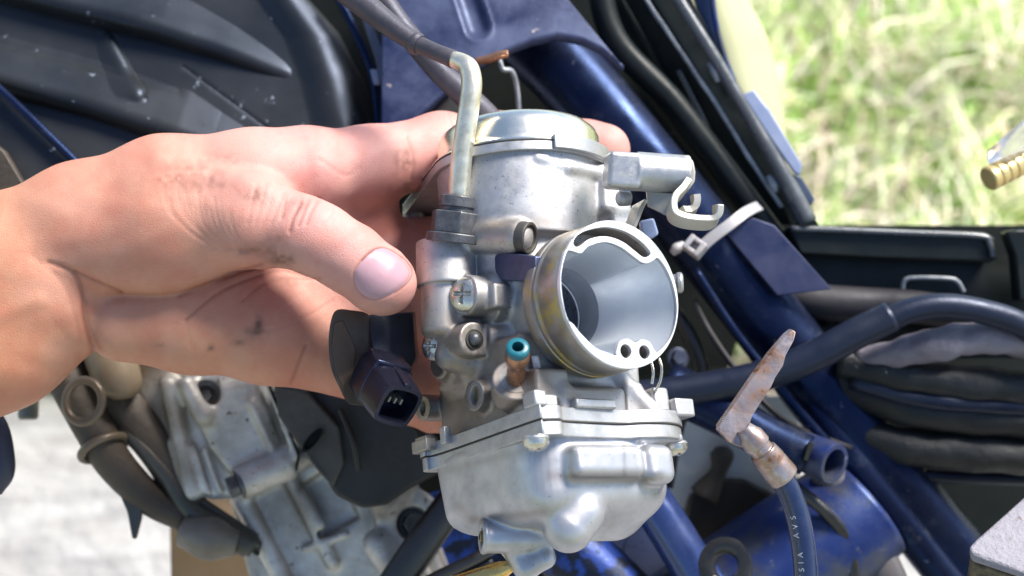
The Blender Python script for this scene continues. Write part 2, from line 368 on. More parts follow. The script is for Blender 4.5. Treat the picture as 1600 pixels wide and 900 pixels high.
# ------------------------------------------------------------------ the hand
def hand():
    h = 2.7
    g = SDF((-1000, -260, -560), (240, 330, 110), h)
    def C(p): return cam(p[0], p[1], p[2])
    def rr(p): return p[3] * (2000 - p[2]) / 2000
    def ch(pts, k): g.chain([(C(p), rr(p)) for p in pts], k)
    # forearm, back of the hand and index finger
    ch([(-180, 500, -130, 108), (0, 415, -125, 104), (130, 352, -125, 93), (262, 306, -132, 90), (400, 285, -150, 79), (480, 272, -168, 70)], 34)
    ch([(-180, 622, -130, 108), (0, 532, -125, 102), (105, 476, -120, 84)], 40)
    ch([(-120, 520, -120, 112), (60, 440, -118, 104)], 30)
    ch([(480, 270, -180, 68), (575, 258, -215, 58), (690, 234, -285, 55), (780, 229, -350, 50), (850, 236, -356, 45), (912, 232, -352, 41), (946, 233, -340, 39)], 26)
    ch([(420, 330, -200, 74), (560, 350, -285, 68)], 40)
    # thenar and thumb
    ch([(150, 375, -105, 86), (270, 350, -78, 88), (395, 346, -42, 68), (470, 362, -24, 56)], 30)
    g.ell(C((235, 380, -66)), (135, 80, 66), 30)
    ch([(470, 364, -24, 58), (500, 376, -18, 56), (548, 404, -16, 53), (594, 438, -24, 51), (602, 444, -26, 47)], 16)
    # palm: own field, joined with a tight crease
    F1 = g.F; g.F = np.full(g.n, 60., np.float32)
    ch([(196, 504, -122, 62), (300, 506, -138, 74), (420, 524, -160, 73), (545, 556, -205, 64)], 26)
    ch([(330, 450, -175, 80), (540, 440, -262, 74), (600, 430, -285, 60)], 40)
    ch([(460, 500, -205, 70), (600, 510, -275, 64)], 34)
    F2 = g.F; k = 9.; hh = np.maximum(k - np.abs(F1 - F2), 0) / k; g.F = np.minimum(F1, F2) - hh * hh * k / 4
    # fingers round the back of the carburetor
    ch([(545, 556, -215, 62), (640, 606, -268, 52), (715, 648, -330, 46), (800, 655, -385, 42), (870, 610, -392, 37)], 18)
    ch([(590, 500, -280, 60), (690, 520, -372, 50), (800, 520, -430, 46), (890, 500, -425, 40)], 14)
    ch([(590, 400, -290, 60), (690, 390, -385, 52), (800, 385, -440, 48), (900, 370, -430, 41)], 14)
    V, Q = g.mesh(2); N = vnormals(V, Q); x, y = project(V)
    fr = N[:, 2] > -.1
    # creases: (points, depth, width)
    cr = [([(470, 318), (458, 340), (452, 362)], 2.2, 3.2), ([(482, 312), (472, 336), (466, 352)], 1.6, 3), ([(497, 313), (486, 330), (478, 350)], 1.6, 3), ([(446, 316), (440, 340)], 1.6, 3),
          ([(520, 330), (512, 340), (500, 350)], 1.0, 2.6),
          ([(116, 424), (150, 440), (190, 458)], 2.2, 4), ([(75, 410), (112, 424), (128, 455), (132, 500), (146, 552)], 2.4, 4.5),
          ([(135, 470), (140, 510), (156, 545)], 1.2, 4), ([(50, 400), (95, 440), (118, 500), (128, 560)], .8, 5),
          ([(280, 462), (360, 430), (410, 414)], 2.0, 3.5), ([(290, 500), (350, 452), (430, 424), (470, 430)], 1.8, 3.2), ([(380, 470), (420, 440), (500, 436)], 1.2, 3),
          ([(455, 600), (468, 566), (478, 540)], 2.0, 3.5), ([(300, 545), (290, 500), (310, 470)], .8, 4), ([(360, 550), (350, 500)], .7, 4),
          ([(410, 560), (430, 500), (470, 460)], .8, 3), ([(400, 520), (470, 500), (520, 470)], .9, 3),
          ([(500, 250), (540, 275), (560, 262)], .7, 4), ([(636, 215), (646, 250), (642, 280)], 1.2, 3), ([(630, 222), (636, 255)], .9, 2.5), ([(700, 180), (706, 200)], .8, 2.5)]
    rs = random.Random(3)
    for i in range(13):   # curved stretch lines on the thenar side
        o = i * 8.5 + rs.uniform(-4, 4); a_ = rs.uniform(0, 30)
        cr.append(([(255 + o + a_ * .2, 285 + o * .25 + a_), (268 + o * .95 + rs.uniform(-3, 3), 332 + o * .3), (300 + o * .9, 365 + o * .3), (335 + o * .75 + rs.uniform(-10, 12), 388 + o * .12)], rs.uniform(.3, .75), rs.uniform(2.4, 3.4)))
    for i in range(4): cr.append(([(215 + i * 22, 449 - i * 11), (290, 450 - i * 12), (360 + i * 5, 428 - i * 11), (405 + i * 6, 402 - i * 9)], .35 + .1 * (i % 2), 3))
    for i in range(6): cr.append(([(400 + i * 14, 290 + i * 4), (393 + i * 13, 320 + i * 3), (386 + i * 12, 350)], .7, 2.6))
    dsp = np.zeros(len(V))
    for pts, dep, wd in cr:
        p = curve2(pts, 5, False); d = segdist(x, y, p.tolist()); dsp -= dep * np.exp(-(d / wd)**2)
    # tendons and soft lumps
    dsp += 5 * np.exp(-(segdist(x, y, [(250, 250), (340, 268), (420, 292)]) / 16)**2)
    dsp += 3 * np.exp(-(segdist(x, y, [(60, 470), (-60, 520)]) / 14)**2)
    dsp += .7 * np.sin(x * .045 + 1.7 * np.sin(y * .05)) * np.cos(y * .06 + .8 * np.sin(x * .03))
    nl = np.array([(553, 434), (556, 420), (570, 403), (585, 391), (600, 388), (618, 396), (637, 411), (643, 427), (634, 443), (614, 458), (592, 467), (575, 465), (559, 452)], float)
    nlc = curve2(nl, 4, True); dn = segdist(x, y, nlc.tolist() + [nlc[0].tolist()])
    onth = V[:, 2] > -90
    dsp += np.where(onth, -1.6 * np.exp(-(dn / 2.2)**2), 0)
    V = V + N * (dsp * fr)[:, None]
    # skin colour: pinker towards the fingers, more orange at the arm and lower palm, oil stains
    base = np.array((.53, .262, .175)); pink = np.array((.58, .305, .265)); tan = np.array((.55, .27, .14)); dirt = np.array((.17, .082, .055)); red = np.array((.44, .13, .08))
    n = len(V); Cc = np.tile(base, (n, 1))
    def blend(col, w_): nonlocal Cc; w_ = np.clip(w_, 0, 1)[:, None]; Cc = Cc * (1 - w_) + col * w_
    sst = lambda a, b, q: np.clip((q - a) / (b - a), 0, 1)**2 * (3 - 2 * np.clip((q - a) / (b - a), 0, 1))
    blend(pink, .9 * sst(200, 520, x - (y - 300) * .6)); blend(tan, .8 * sst(120, -60, x)); blend(tan, .5 * sst(430, 560, y + (x < 200) * 0))
    blend(red, .55 * np.exp(-((x - 610) / 60)**2 - ((y - 330) / 55)**2) * (V[:, 2] < -150)); blend(red, .45 * np.exp(-(segdist(x, y, [(470, 610), (700, 690)]) / 60)**2))  # reddish shade of the web recess painted in, lower fingers reddened too
    blend(red, .25 * np.exp(-(segdist(x, y, [(390, 420), (460, 440), (520, 490)]) / 22)**2))
    def vnoise(sc, seed):
        G = np.random.default_rng(seed).random((400, 400)); u = (x + 1200) / sc; v_ = (y + 600) / sc; iu = np.floor(u).astype(int) % 399; iv = np.floor(v_).astype(int) % 399; fu = u - np.floor(u); fv = v_ - np.floor(v_)
        fu = fu * fu * (3 - 2 * fu); fv = fv * fv * (3 - 2 * fv)
        return (G[iu, iv] * (1 - fu) + G[iu + 1, iv] * fu) * (1 - fv) + (G[iu, iv + 1] * (1 - fu) + G[iu + 1, iv + 1] * fu) * fv
    jit = np.clip(.1 + .9 * vnoise(9, 1) + .5 * (vnoise(5, 2) - .5), 0, 1.2)
    mot = .5 * vnoise(46, 3) + .3 * vnoise(19, 4) + .2 * vnoise(8, 5); blend(red * 1.05, .30 * np.clip(mot - .42, 0, 1) * 3); blend(np.array((.60, .34, .25)), .30 * np.clip(.5 - mot, 0, 1) * 3)
    for cx_, cy_, ax_, ay_, wgt in [(290, 278, 50, 18, .34), (330, 290, 30, 12, .18), (400, 305, 22, 12, .28), (470, 322, 18, 10, .26), (440, 405, 20, 9, .5), (395, 392, 30, 9, .25), (404, 507, 7, 13, .42), (398, 520, 16, 10, .35), (330, 545, 8, 6, .3), (250, 540, 6, 5, .25), (350, 250, 40, 10, .15), (372, 535, 9, 7, .3),
                                    (455, 440, 10, 10, .3), (632, 250, 14, 20, .35), (428, 378, 16, 26, .18), (640, 300, 26, 20, .3)]:
        blend(dirt, wgt * 3.0 * jit * np.exp(-((x - cx_) / ax_)**2 - ((y - cy_) / ay_)**2) * fr)
    for pts, dep, wd in cr:
        if dep > 1: blend(red * .45, .42 * dep / 2 * np.exp(-(segdist(x, y, curve2(pts, 4, False).tolist()) / (wd * .8))**2) * fr)
    blend(dirt, .85 * np.exp(-((dn - .5) / 2.0)**2) * onth * (x - y > 158) * fr); blend(red * .7, .5 * np.exp(-(dn / 2.2)**2) * onth * fr); pass
    blend(pink * 1.12, .35 * np.exp(-((x - 500) / 40)**2 - ((y - 335) / 30)**2))
    root = thing('person', 'bare left hand and forearm, oil-smudged skin, gripping the metal carburetor with thumb in front', 'person', cam(100, 450, -130))
    o = quadmesh('hand', V, Q, M['skin'], root); setcol(o.data, 'tone', Cc * np.array((.96, .91, .93)))
    # thumbnail: laid on the thumb's own surface
    bv = BVHTree.FromPolygons(V.tolist(), Q.tolist()); cen = nlc.mean(0); rows = []
    ns = 9
    for j in range(ns):
        t = j / (ns - 1); row = []
        for p in nlc:
            q = cen + (p - cen) * t * 1.03
            E = Vector((0, 0, 2000)); D = Vector((q[0] - 800, 450 - q[1], -2000)).normalized(); hp, hn, _, _ = bv.ray_cast(E, D)
            if hp is None or hp[2] < -120: hp = Vector(cam(q[0], q[1], -40))
            row.append(np.array(hp) + np.array((0.1, .25, 1)) * ((.8 * (1 - t**8) + .3) if t < 1 else -1.0))
        rows.append(row)
    mb = MB(); mb.loft(rows, True); mb.build('thumbnail', M['nail'], o, ang=None, sub=1)
M['skin'] = mat('skin', (.66, .4, .3), .5, 0, bump=.6, bscale=1900, sss=.12, attr='tone', spec=.36, rvar=.07, bdist=.00025, pores=1500, det2=((.36, .14, .10), 300, .60, .95))
M['nail'] = mat('nail', (.44, .265, .30), .4, 0, spec=.35, col2=(.39, .225, .26), nscale=200, namt=.4, sss=.15, bump=.12, bscale=600, rvar=.05)

# ------------------------------------------------------------------ the carburetor
Fv = nrm((.56, .20, .80)); Uv = np.array((-.05, .97, -.21)); Uv = nrm(Uv - Fv * (Uv @ Fv)); Rv = nrm(np.cross(Uv, Fv))
K = Frame(cam(968, 460, 60), Rv, Uv, Fv)
def kf(ax, o): # frame at local o with z along given camera direction
    return axframe(K.c(o), ax)
def phillips(name, c, axis, r, parent, m='steel', h=None):
    """cross-recess screw head; c camera coords, axis camera direction"""
    fr = axframe(c, axis); h = h or r * .55; n = 36; prof = [(0, r), (h * .35, r), (h * .7, r * .9), (h * .93, r * .66), (h, r * .4), (h * 1.02, r * .1)]
    V = []; f = []
    rings = [(t * r) for t in (.12, .2, .28, .36, .44, .52, .62, .72, .82, .92, 1)]
    def hz(q, a):
        z = h * math.sqrt(max(0, 1 - (q / r)**2 * .85)) ; ca, sa = abs(math.cos(a)) * q, abs(math.sin(a)) * q
        wd = r * .13
        d = min(ca, sa); 
        if q < r * .62 and d < wd: z -= h * .55 * min(1, (wd - d) / (wd * .4)) * min(1, (r * .62 - q) / (r * .12))
        return z
    n = 64
    V.append(fr.c((0, 0, h * .4)))
    for q in rings:
        for k in range(n): a = 2 * math.pi * k / n; V.append(fr.c((q * math.cos(a), q * math.sin(a), hz(q, a))))
    for k in range(n): a = 2 * math.pi * k / n; V.append(fr.c((r * math.cos(a), r * math.sin(a), -r * .3)))
    f += [[0, 1 + k, 1 + (k + 1) % n] for k in range(n)]
    for j in range(len(rings)):
        for k in range(n): f.append([1 + j * n + k, 1 + (j + 1) * n + k, 1 + (j + 1) * n + (k + 1) % n, 1 + j * n + (k + 1) % n])
    mb = MB(); mb.add(V, f); return mb.build(name, M[m], parent, ang=50)

def carburetor():
    root = thing('carburetor', 'silver cast carburetor held up in the hand, open round intake facing the viewer', 'carburetor', K.c((0, -350, -200)))
    H = K.hit
    # ---- main body casting
    g = SDF((-225, -222, -400), (150, 272, -20), 2.1, K)
    g.cyl((-12, 120, -228), (-12, 262, -228), 131, 3, 8, rb=141)
    g.cyl((-20, 150, -215), (-20, 40, -215), 96, 8, 16)
    g.cyl((0, 0, -70), (0, 0, -360), 92, 4, 22, rb=84)
    g.box((-118, -205, -345), (118, -45, -100), 12, 22)
    g.cyl((0, 0, -60), (0, 0, -100), 100, 5, 14)
    # upper right shoulder below the bracket post
    g.box((60, 165, -150), (118, 245, -95), 8, 14)
    g.box((78, 130, -185), (112, 190, -95), 6, 14)
    a = H(888, 262, 2, -92); b = H(948, 270, 2, -104); g.cap((a[0], a[1], -97), (b[0], b[1], -112), 13, k=5); g.cap((a[0] - 50, a[1] + 12, -104), (a[0], a[1], -98), 8, k=6)
    # choke fitting boss on the left, screw boss, idle boss
    cb = np.array((-158., 0, -250))
    g.cyl((-152, 50, -250), (-150, 124, -250), 49, 2, 3.5)
    g.cyl((-164, -34, -252), (-154, 56, -250), 33, 12, 6, rb=40)
    g.cap((-150, -60, -250), (-120, -70, -240), 26, k=16)
    g.box((-150, -30, -270), (-60, 50, -215), 10, 12)
    g.cyl((-150, 27, -198), (-60, 27, -198), 33, 3, 10); g.cyl((-112, 22, -192), (-30, 22, -190), 40, 4, 10)
    g.box((-128, 0, -190), (-100, 40, -150), 4, 5)
    q = H(742, 530, 0, -140); g.cyl((-148, q[1] + 8, -290), (-142, q[1], q[2]), 27, 2, 5); g.box((-142, q[1] - 26, q[2] - 46), (-88, q[1] + 26, q[2] + 1), 2.5, 4); g.cyl((-110, q[1] + 4, -205), (-30, q[1] + 4, -170), 27, 3, 8)
    # shelf under the choke boss / lower left side
    g.cyl((-150, q[1] - 24, -290), (-80, q[1] - 24, -290), 26, 5, 10)
    g.box((-128, -110, -330), (-60, -30, -240), 10, 18)
    # nipple boss (front left corner)
    nb = K.A @ (cam(806, 592, 62) - K.o); nd = K.A @ nrm((.03, .60, .80))
    g.cyl(nb - nd * 44, nb, 37, 2.5, 5); g.box((-112, -150, -130), (-50, -105, -72), 6, 12)
    # tapped bosses in the left flank
    for (px, py, r_) in ((663, 637, 22), (744, 618, 25)):
        p = H(px, py, 0, -134); g.cyl((-140, p[1], p[2]), (-100, p[1], p[2]), r_, 3, 8)
    for (px, py, r_) in ((663, 637, 22), (744, 618, 25)):
        p = H(px, py, 0, -134); g.cyl((-150, p[1], p[2]), (-126, p[1], p[2]), r_ * .56, 0, 1, sub=True)
    pk = K.A @ (cam(829, 372, 4) - K.o); ak = K.A @ nrm((.86, -.10, .50)); g.cap(pk - ak * 95 + np.array((0, 0, -25)), pk - ak * 26, 24, 27, k=10)
    # body under the bellmouth
    g.box((-70, -190, -110), (60, -130, -70), 10, 14); g.box((70, -190, -130), (104, -120, -84), 5, 10)
    a = H(985, 600, 2, -40); g.cyl((60, -95, -110), (128, -178, -80), 17, 5, 8)
    # upper recess under the diaphragm chamber and bolt pocket
    # bore
    g.cyl((0, 0, -20), (-8, 2, -126), 108, 1, 2, sub=True, rb=76); g.cyl((-8, 2, -110), (-8, 2, -420), 70, 1, 2, sub=True)
    V, Q = g.mesh(1); x, y = project(V)
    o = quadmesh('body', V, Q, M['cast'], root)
    # colour: stains and painted shade on left flank and in recesses, cleaner metal on the chamber
    lc = (V - K.o) @ K.A.T
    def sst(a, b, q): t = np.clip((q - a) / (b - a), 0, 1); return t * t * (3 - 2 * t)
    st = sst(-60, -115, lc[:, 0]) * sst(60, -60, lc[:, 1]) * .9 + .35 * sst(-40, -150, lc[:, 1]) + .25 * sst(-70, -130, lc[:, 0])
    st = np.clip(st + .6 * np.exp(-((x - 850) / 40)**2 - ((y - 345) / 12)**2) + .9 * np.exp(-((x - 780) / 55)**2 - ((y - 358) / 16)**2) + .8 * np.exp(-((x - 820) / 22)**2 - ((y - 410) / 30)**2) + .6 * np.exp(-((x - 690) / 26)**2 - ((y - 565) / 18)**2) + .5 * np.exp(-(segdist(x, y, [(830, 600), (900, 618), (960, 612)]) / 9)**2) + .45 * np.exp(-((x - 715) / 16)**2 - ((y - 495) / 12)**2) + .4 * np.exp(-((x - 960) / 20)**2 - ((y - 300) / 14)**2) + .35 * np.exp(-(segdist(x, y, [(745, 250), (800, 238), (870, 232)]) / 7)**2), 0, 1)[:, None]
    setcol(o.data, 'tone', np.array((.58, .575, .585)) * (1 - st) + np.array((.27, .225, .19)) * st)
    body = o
    # blue-shaded web between chamber and choke
    mb = MB(); pts = [H(px, py, 0, -107) for px, py in ((738, 392), (770, 398), (832, 402), (830, 432), (745, 428))]
    # ---- bellmouth
    N = 96
    mb = MB()
    prof = [(-2, 113), (-8, 114.5), (-50, 116), (-51.5, 115), (-54, 115), (-55.5, 116.5), (-62, 116.5), (-63.5, 115.3), (-66, 115.3), (-67.5, 117), (-80, 117), (-88, 116), (-95, 113), (-101, 108), (-106, 100), (-110, 90)]
    mb.lathe(K, prof, N, capa=False, capb=False); bell = mb.build('bellmouth', M['bell'], root, ang=45)
    # rim face: plate with main opening, crescent slot and two small jets
    def pol(cx, cy, r, a0, a1, n): return [(cx + r * math.cos(R_(a0 + (a1 - a0) * k / (n - 1))), cy + r * math.sin(R_(a0 + (a1 - a0) * k / (n - 1)))) for k in range(n)]
    outer = pol(0, 0, 113.5, 0, 360 - 360 / 96, 96)
    # inner opening follows the slot web at the top and the two jet bosses at the bottom
    def rp(px, py): q = H(px, py, 2, 0); return (q[0], q[1])
    slot = curve2([rp(*p) for p in ((893, 381), (897, 370), (915, 360), (945, 355), (975, 362), (1000, 378), (1014, 394), (1012, 402), (1002, 403), (990, 394), (970, 379), (945, 371), (920, 375), (905, 386), (897, 387))], 4)
    jets = [rp(975.5, 549.5), rp(1004.5, 551)]; jr = 11.5
    inner = curve2([rp(*p) for p in ((880, 400), (884, 392), (896, 394), (906, 396), (918, 385), (944, 379), (968, 387), (990, 403), (1004, 412), (1016, 409), (1026, 404), (1040, 424), (1050, 450), (1055, 482),
            (1051, 512), (1041, 534), (1026, 550), (1020, 548), (1012, 535), (1000, 531), (990, 536), (978, 530), (966, 534), (961, 547), (960, 556), (948, 552), (928, 544), (905, 522), (893, 507), (884, 499), (877, 470), (874, 440), (876, 418))], 4)
    cu = bpy.data.curves.new('rim', 'CURVE'); cu.dimensions = '2D'; cu.fill_mode = 'BOTH'; cu.extrude = 3.2; cu.bevel_depth = .9; cu.bevel_resolution = 2
    holes = [outer, slot, inner] + [pol(j[0], j[1], jr, 0, 345, 24) for j in jets]
    for P in holes:
        sp = cu.splines.new('POLY'); sp.points.add(len(P) - 1); sp.use_cyclic_u = True
        for i, p in enumerate(P): sp.points[i].co = (p[0], p[1], 0, 1)
    co = bpy.data.objects.new('tmp', cu); COL.objects.link(co); me = bpy.data.meshes.new_from_object(co.evaluated_get(bpy.context.evaluated_depsgraph_get()))
    bpy.data.objects.remove(co)
    a = np.empty(len(me.vertices) * 3, np.float32); me.vertices.foreach_get('co', a); a = a.reshape(-1, 3)
    me.vertices.foreach_set('co', warr(K.o + a @ K.A).astype(np.float32).ravel()); me.name = 'rim'; smooth(me, 40); link('rim', me, M['mach'], root)
    # bore walls
    mb = MB(); rows = []
    thro = (-8, 2); ic = np.array(inner)
    ang = np.arctan2(ic[:, 1], ic[:, 0])
    for t in np.linspace(0, 1, 22):
        f_ = -2 - 124 * t; e = t ** 1.15; rad = 66
        tgt = np.stack([rad * np.cos(ang) + thro[0], rad * np.sin(ang) + thro[1]], 1)
        rows.append([K.c((p[0], p[1], f_)) for p in ic * (1 - e) + tgt * e])
    mb.loft(rows, True); mb.build('bore', M['bore'], root, ang=None)
    mb = MB()
    for P in [slot] + [pol(j[0], j[1], jr, 0, 345, 24) for j in jets]:
        c0 = np.mean(P, 0)
        mb.loft([[K.c((p[0], p[1], 0)) for p in P], [K.c((p[0], p[1], -50)) for p in np.array(P)], [K.c((p[0], p[1], -51)) for p in (c0 + (np.array(P) - c0) * .02)]], True)
    mb.build('air_passage', M['castd'], root)
    # throat cylinder, slide, needle jet
    mb = MB(); mb.lathe(kf(Fv, (thro[0], thro[1], -125)), [(0, 66), (-40, 65), (-240, 62)], 64, capb=False, capa=False); mb.build('throat', M['slidewall'], root, ang=None)
    sf_ = kf(Fv, (-8, 2, -176)); sl = MB(); sl.lathe(sf_, [(-6, 65), (0, 64), (2.5, 61), (3, 54), (2, 40), (3.5, 20), (4, 2)], 56); sl.build('throttle_slide', M['slide'], root)
    sl = MB(); A = np.linspace(0, 2 * math.pi, 57)[:-1]; rows = [[sf_.c(((62 + 1.5 * math.cos(b_)) * math.cos(a_), (62 + 1.5 * math.cos(b_)) * math.sin(a_), 2.5 + 1.5 * math.sin(b_))) for b_ in np.linspace(0, 2 * math.pi, 9)[:-1]] for a_ in A]
    rows.append(rows[0]); sl.loft(rows, True); sl.build('slide_edge', M['mach'], root)
    sl = MB(); sl.lathe(kf(Fv, (-8, 0, -340)), [(-2, 60), (0, 60)], 40); sl.build('throttle_plate', M['slide'], root)
    sl = MB(); sl.lathe(axframe(K.c((26, -54, -150)), Uv), [(0, 13), (12, 13), (13, 6)], 24); sl.build('needle_jet', M['olive'], root)
    # ---- top flange, gasket, cap
    tf = axframe(K.c((-20, 0, -215)), Uv, (0, 0, 1)); 
    def fl(lo, hi, r, name, m, ear=0, bev=1.5):
        n = 140; pt = []
        for k in range(n):
            a = 2 * math.pi * k / n; pt.append((-10 + r * math.cos(a), -228 + r * math.sin(a)))
            for e in (ear_l, ear_r, (-5, -330)): pt.append((e[0] + (20 + ear) * math.cos(a), e[1] + (20 + ear) * math.sin(a)))
        pt = sorted(pt)
        def half(q):
            h = []
            for p in q:
                while len(h) > 1 and (h[-1][0]-h[-2][0])*(p[1]-h[-2][1]) - (h[-1][1]-h[-2][1])*(p[0]-h[-2][0]) <= 1e-6: h.pop()
                h.append(p)
            return h[:-1]
        out = np.array(half(pt) + half(pt[::-1]))
        mb = MB(); v = [K.c((p[0], lo, p[1])) for p in out] + [K.c((p[0], hi, p[1])) for p in out]; n = len(out)
        mb.add(v, [list(range(n))[::-1], list(range(n, 2 * n))] + [[i, (i + 1) % n, (i + 1) % n + n, i + n] for i in range(n)])
        return mb.build(name, M[m], root, bev=bev, fixn=True)
    el = H(640, 326, 1, 262); ear_l = (el[0] + 6, el[2] + 4); ear_r = (118, -150)
    fl(248, 264, 149, 'flange', 'cast2'); fl(264, 266, 149.5, 'gasket', 'gasket', bev=0)
    fl(266, 270, 148, 'cover_rim', 'zinc', bev=1)
    mb = MB(); prof = [(269, 143), (273, 140), (280, 139), (304, 138), (316, 133), (325, 123), (330, 108), (333, 75), (333, 2)]
    fr2 = Frame(K.c((-10, 0, -228)), Rv, -Fv, Uv); mb.lathe(fr2, prof, 96, capa=False); mb.build('top_cover', M['zinc'], root, ang=None)
    # left ear underside boss and screw
    mb = MB(); mb.lathe(Frame(K.c((ear_l[0], 0, ear_l[1])), Rv, -Fv, Uv), [(222, 12), (226, 18), (250, 20)], 32); mb.build('flange_boss', M['castd'], root, bev=1)
    phillips('screw', K.c((ear_l[0], 270, ear_l[1])), Uv, 17, root)
    # raised tab at the front of the flange
    mb = MB(); th = [R_(a) for a in np.linspace(46, 104, 12)]
    P = [(-10 + 156 * math.cos(a), -228 + 156 * math.sin(a)) for a in th] + [(-10 + 132 * math.cos(a), -228 + 132 * math.sin(a)) for a in th[::-1]]
    mb.add([K.c((p[0], u_, p[1])) for u_ in (250, 275) for p in P], [list(range(24)), list(range(24, 48))[::-1]] + [[i, (i + 1) % 24, (i + 1) % 24 + 24, i + 24] for i in range(24)])
    mb.build('tab', M['cast2'], root, bev=2, fixn=True)
    # ---- bracket post to the right and its steel bracket
    a = K.A @ (cam(985, 268, -10) - K.o)
    pf = axframe(cam(985, 267, -22), (.97, -.06, -.10))
    g = SDF((-45, -45, -45), (45, 45, 100), 1.8, pf)
    g.cyl((0, 0, 8), (0, 0, 92), 31, 2, 3); g.box((-29, -30, -40), (29, 27, 14), 8, 5); g.cyl((0, 6, 88), (0, 6, 93), 24, 2, 4)
    V, Q = g.mesh(1); o = quadmesh('bracket_post', V, Q, M['cast2'], root)
    g = SDF((40, 170, -200), (190, 262, -80), 2.4, K); pl = K.A @ (cam(980, 268, -40) - K.o)
    g.box((50, 178, -170), (pl[0] + 6, 246, -112), 8, 10); V, Q = g.mesh(1); quadmesh('bracket_arm', V, Q, M['cast2'], root)
    # bracket: bent strip
    def strip(pts, wdir, wd, th, name, m, bev=1.6):
        """bent plate: centre line pts (px,py,dz), width along wdir, thickness th"""
        P = np.array([cam(*p) for p in pts]); P, _ = catmull(P, np.ones(len(P)), 5); T = np.gradient(P, axis=0); T /= np.linalg.norm(T, axis=1)[:, None]
        wdir = nrm(wdir); rows = []
        for p, t in zip(P, T):
            n_ = nrm(np.cross(t, wdir)); w_ = nrm(np.cross(n_, t))
            rows.append([p + w_ * wd / 2 + n_ * th / 2, p - w_ * wd / 2 + n_ * th / 2, p - w_ * wd / 2 - n_ * th / 2, p + w_ * wd / 2 - n_ * th / 2])
        mb = MB(); mb.loft(rows, True); n = len(rows); mb.f.append([0, 1, 2, 3]); mb.f.append([4 * n - 1, 4 * n - 2, 4 * n - 3, 4 * n - 4])
        return mb.build(name, M[m], root, bev=bev, fixn=True)
    mb = MB(); oc = [(1062, 250), (1066, 244), (1076, 243), (1084, 252), (1087, 268), (1086, 284), (1076, 297), (1066, 304), (1062, 296), (1066, 280), (1067, 262)]
    mb.pixprism([(p[0], p[1], -14) for p in oc], 46); mb.build('bracket', M['bracket'], root, bev=3, fixn=True)
    strip([(1074, 286, -14), (1064, 300, -6), (1053, 312, 2), (1050, 326, 6), (1054, 338, 8), (1070, 345, 8), (1094, 348, 8), (1111, 347, 8), (1120, 338, 8), (1122, 320, 8)], (0.1, .42, .9), 34, 11, 'bracket', 'bracket')
    strip([(1062, 332, -8), (1074, 332, -22), (1084, 326, -24), (1087, 316, -24), (1086, 304, -24)], (0.1, .42, .9), 22, 11, 'bracket', 'bracket')
    mb = MB(); mb.pixprism([(1010, 298, -30), (1052, 302, -16), (1052, 340, -8), (1040, 336, -12), (1012, 322, -28)], 9); mb.build('bracket', M['bracket2'], root, bev=1.5)
    strip([(1000, 318, -60), (996, 326, -52), (990, 342, -48), (984, 356, -48)], (.5, .1, 1), 30, 7, 'clip', 'bracket')
    mb = MB(); mb.lathe(axframe(cam(982, 309, -60), (-.9, -.1, .42)), [(0, 13), (16, 13), (20, 9)], 24); mb.build('stud', M['cast2'], root, bev=1)
    mb = MB(); mb.pixprism([(1000, 345, -90), (1022, 340, -92), (1030, 366, -96), (1014, 376, -96), (1002, 362, -92)], 26); mb.build('plastic_cap', M['palebl'], root, bev=4)
    mb = MB(); mb.lathe(axframe(cam(1056, 442, -52), (1, .05, .1)), [(-30, 14), (0, 14), (2, 17), (9, 17), (12, 13)], 28); mb.build('side_screw', M['cast2'], root, bev=1.5)
    mb = MB(); mb.tube([(1030, 560, -40), (1034, 575, -36), (1032, 595, -36), (1024, 612, -40)], 2.2, 8); mb.tube([(1018, 566, -40), (1021, 582, -36), (1019, 600, -36)], 2.2, 8); mb.build('spring', M['steel'], root)
    # ---- choke cable fitting
    cf = axframe(K.c((-150, 0, -250)) + nrm((.11, .97, .0)) * 28 - np.array((6, 0, 0)), nrm((.11, .97, .0)))
    mb = MB(); mb.lathe(cf, [(93, 46), (107, 46), (108, 43)], 48); mb.build('collar', M['nut'], root, bev=1.2)
    mb = MB()
    hexp = [(43 * math.cos(R_(60 * k + 12)), 43 * math.sin(R_(60 * k + 12))) for k in range(6)]
    mb.prism(hexp, cf, 143, 107, 2); mb.build('nut', M['nut'], root, bev=2.5)
    mb = MB(); mb.lathe(cf, [(143, 28), (150, 28), (151, 31), (168, 29), (170, 24)], 40); mb.build('collar', M['nut'], root, bev=1)
    pb = cf.c((0, 0, 160)); px_, py_ = project(pb[None])
    zb = pb[2]
    path = [(float(px_[0]), float(py_[0]), zb), (721, 250, zb + 8), (727, 205, zb + 12), (734, 160, zb + 14), (737, 130, zb + 12), (733, 108, zb + 6), (722, 98, zb - 4), (706, 91.5, zb - 16), (692, 86, zb - 22)]
    mb = MB(); mb.tube(path, [17.5, 17, 16.5, 16.5, 16.5, 16, 14.5, 12.5, 12], 28, 8); mb.build('cable_guide_pipe', M['pipe'], root, ang=None)
    mb = MB(); mb.tube([(709, 93, zb - 14), (700, 89, zb - 19), (680, 81, zb - 30), (650, 68, zb - 46)], [14.5, 14, 13.2, 14], 22, 6); mb.build('cable_boot', M['rub'], root, ang=None)
    mb = MB(); mb.tube([(656, 71, zb - 44), (650, 68, zb - 47), (645, 65, zb - 50)], [16.5, 18.5, 16.5], 22, 4); mb.build('ring', M['rub'], root)
    mb = MB(); mb.tube([(652, 69, zb - 46), (610, 40, zb - 60), (560, 0, zb - 80), (500, -50, zb - 110), (440, -110, zb - 150)], [15.5, 18, 21, 22, 22], 22, 8); mb.build('cable', M['rub'], root, ang=None)
    # cast lettering strokes near the pipe
    mb = MB()
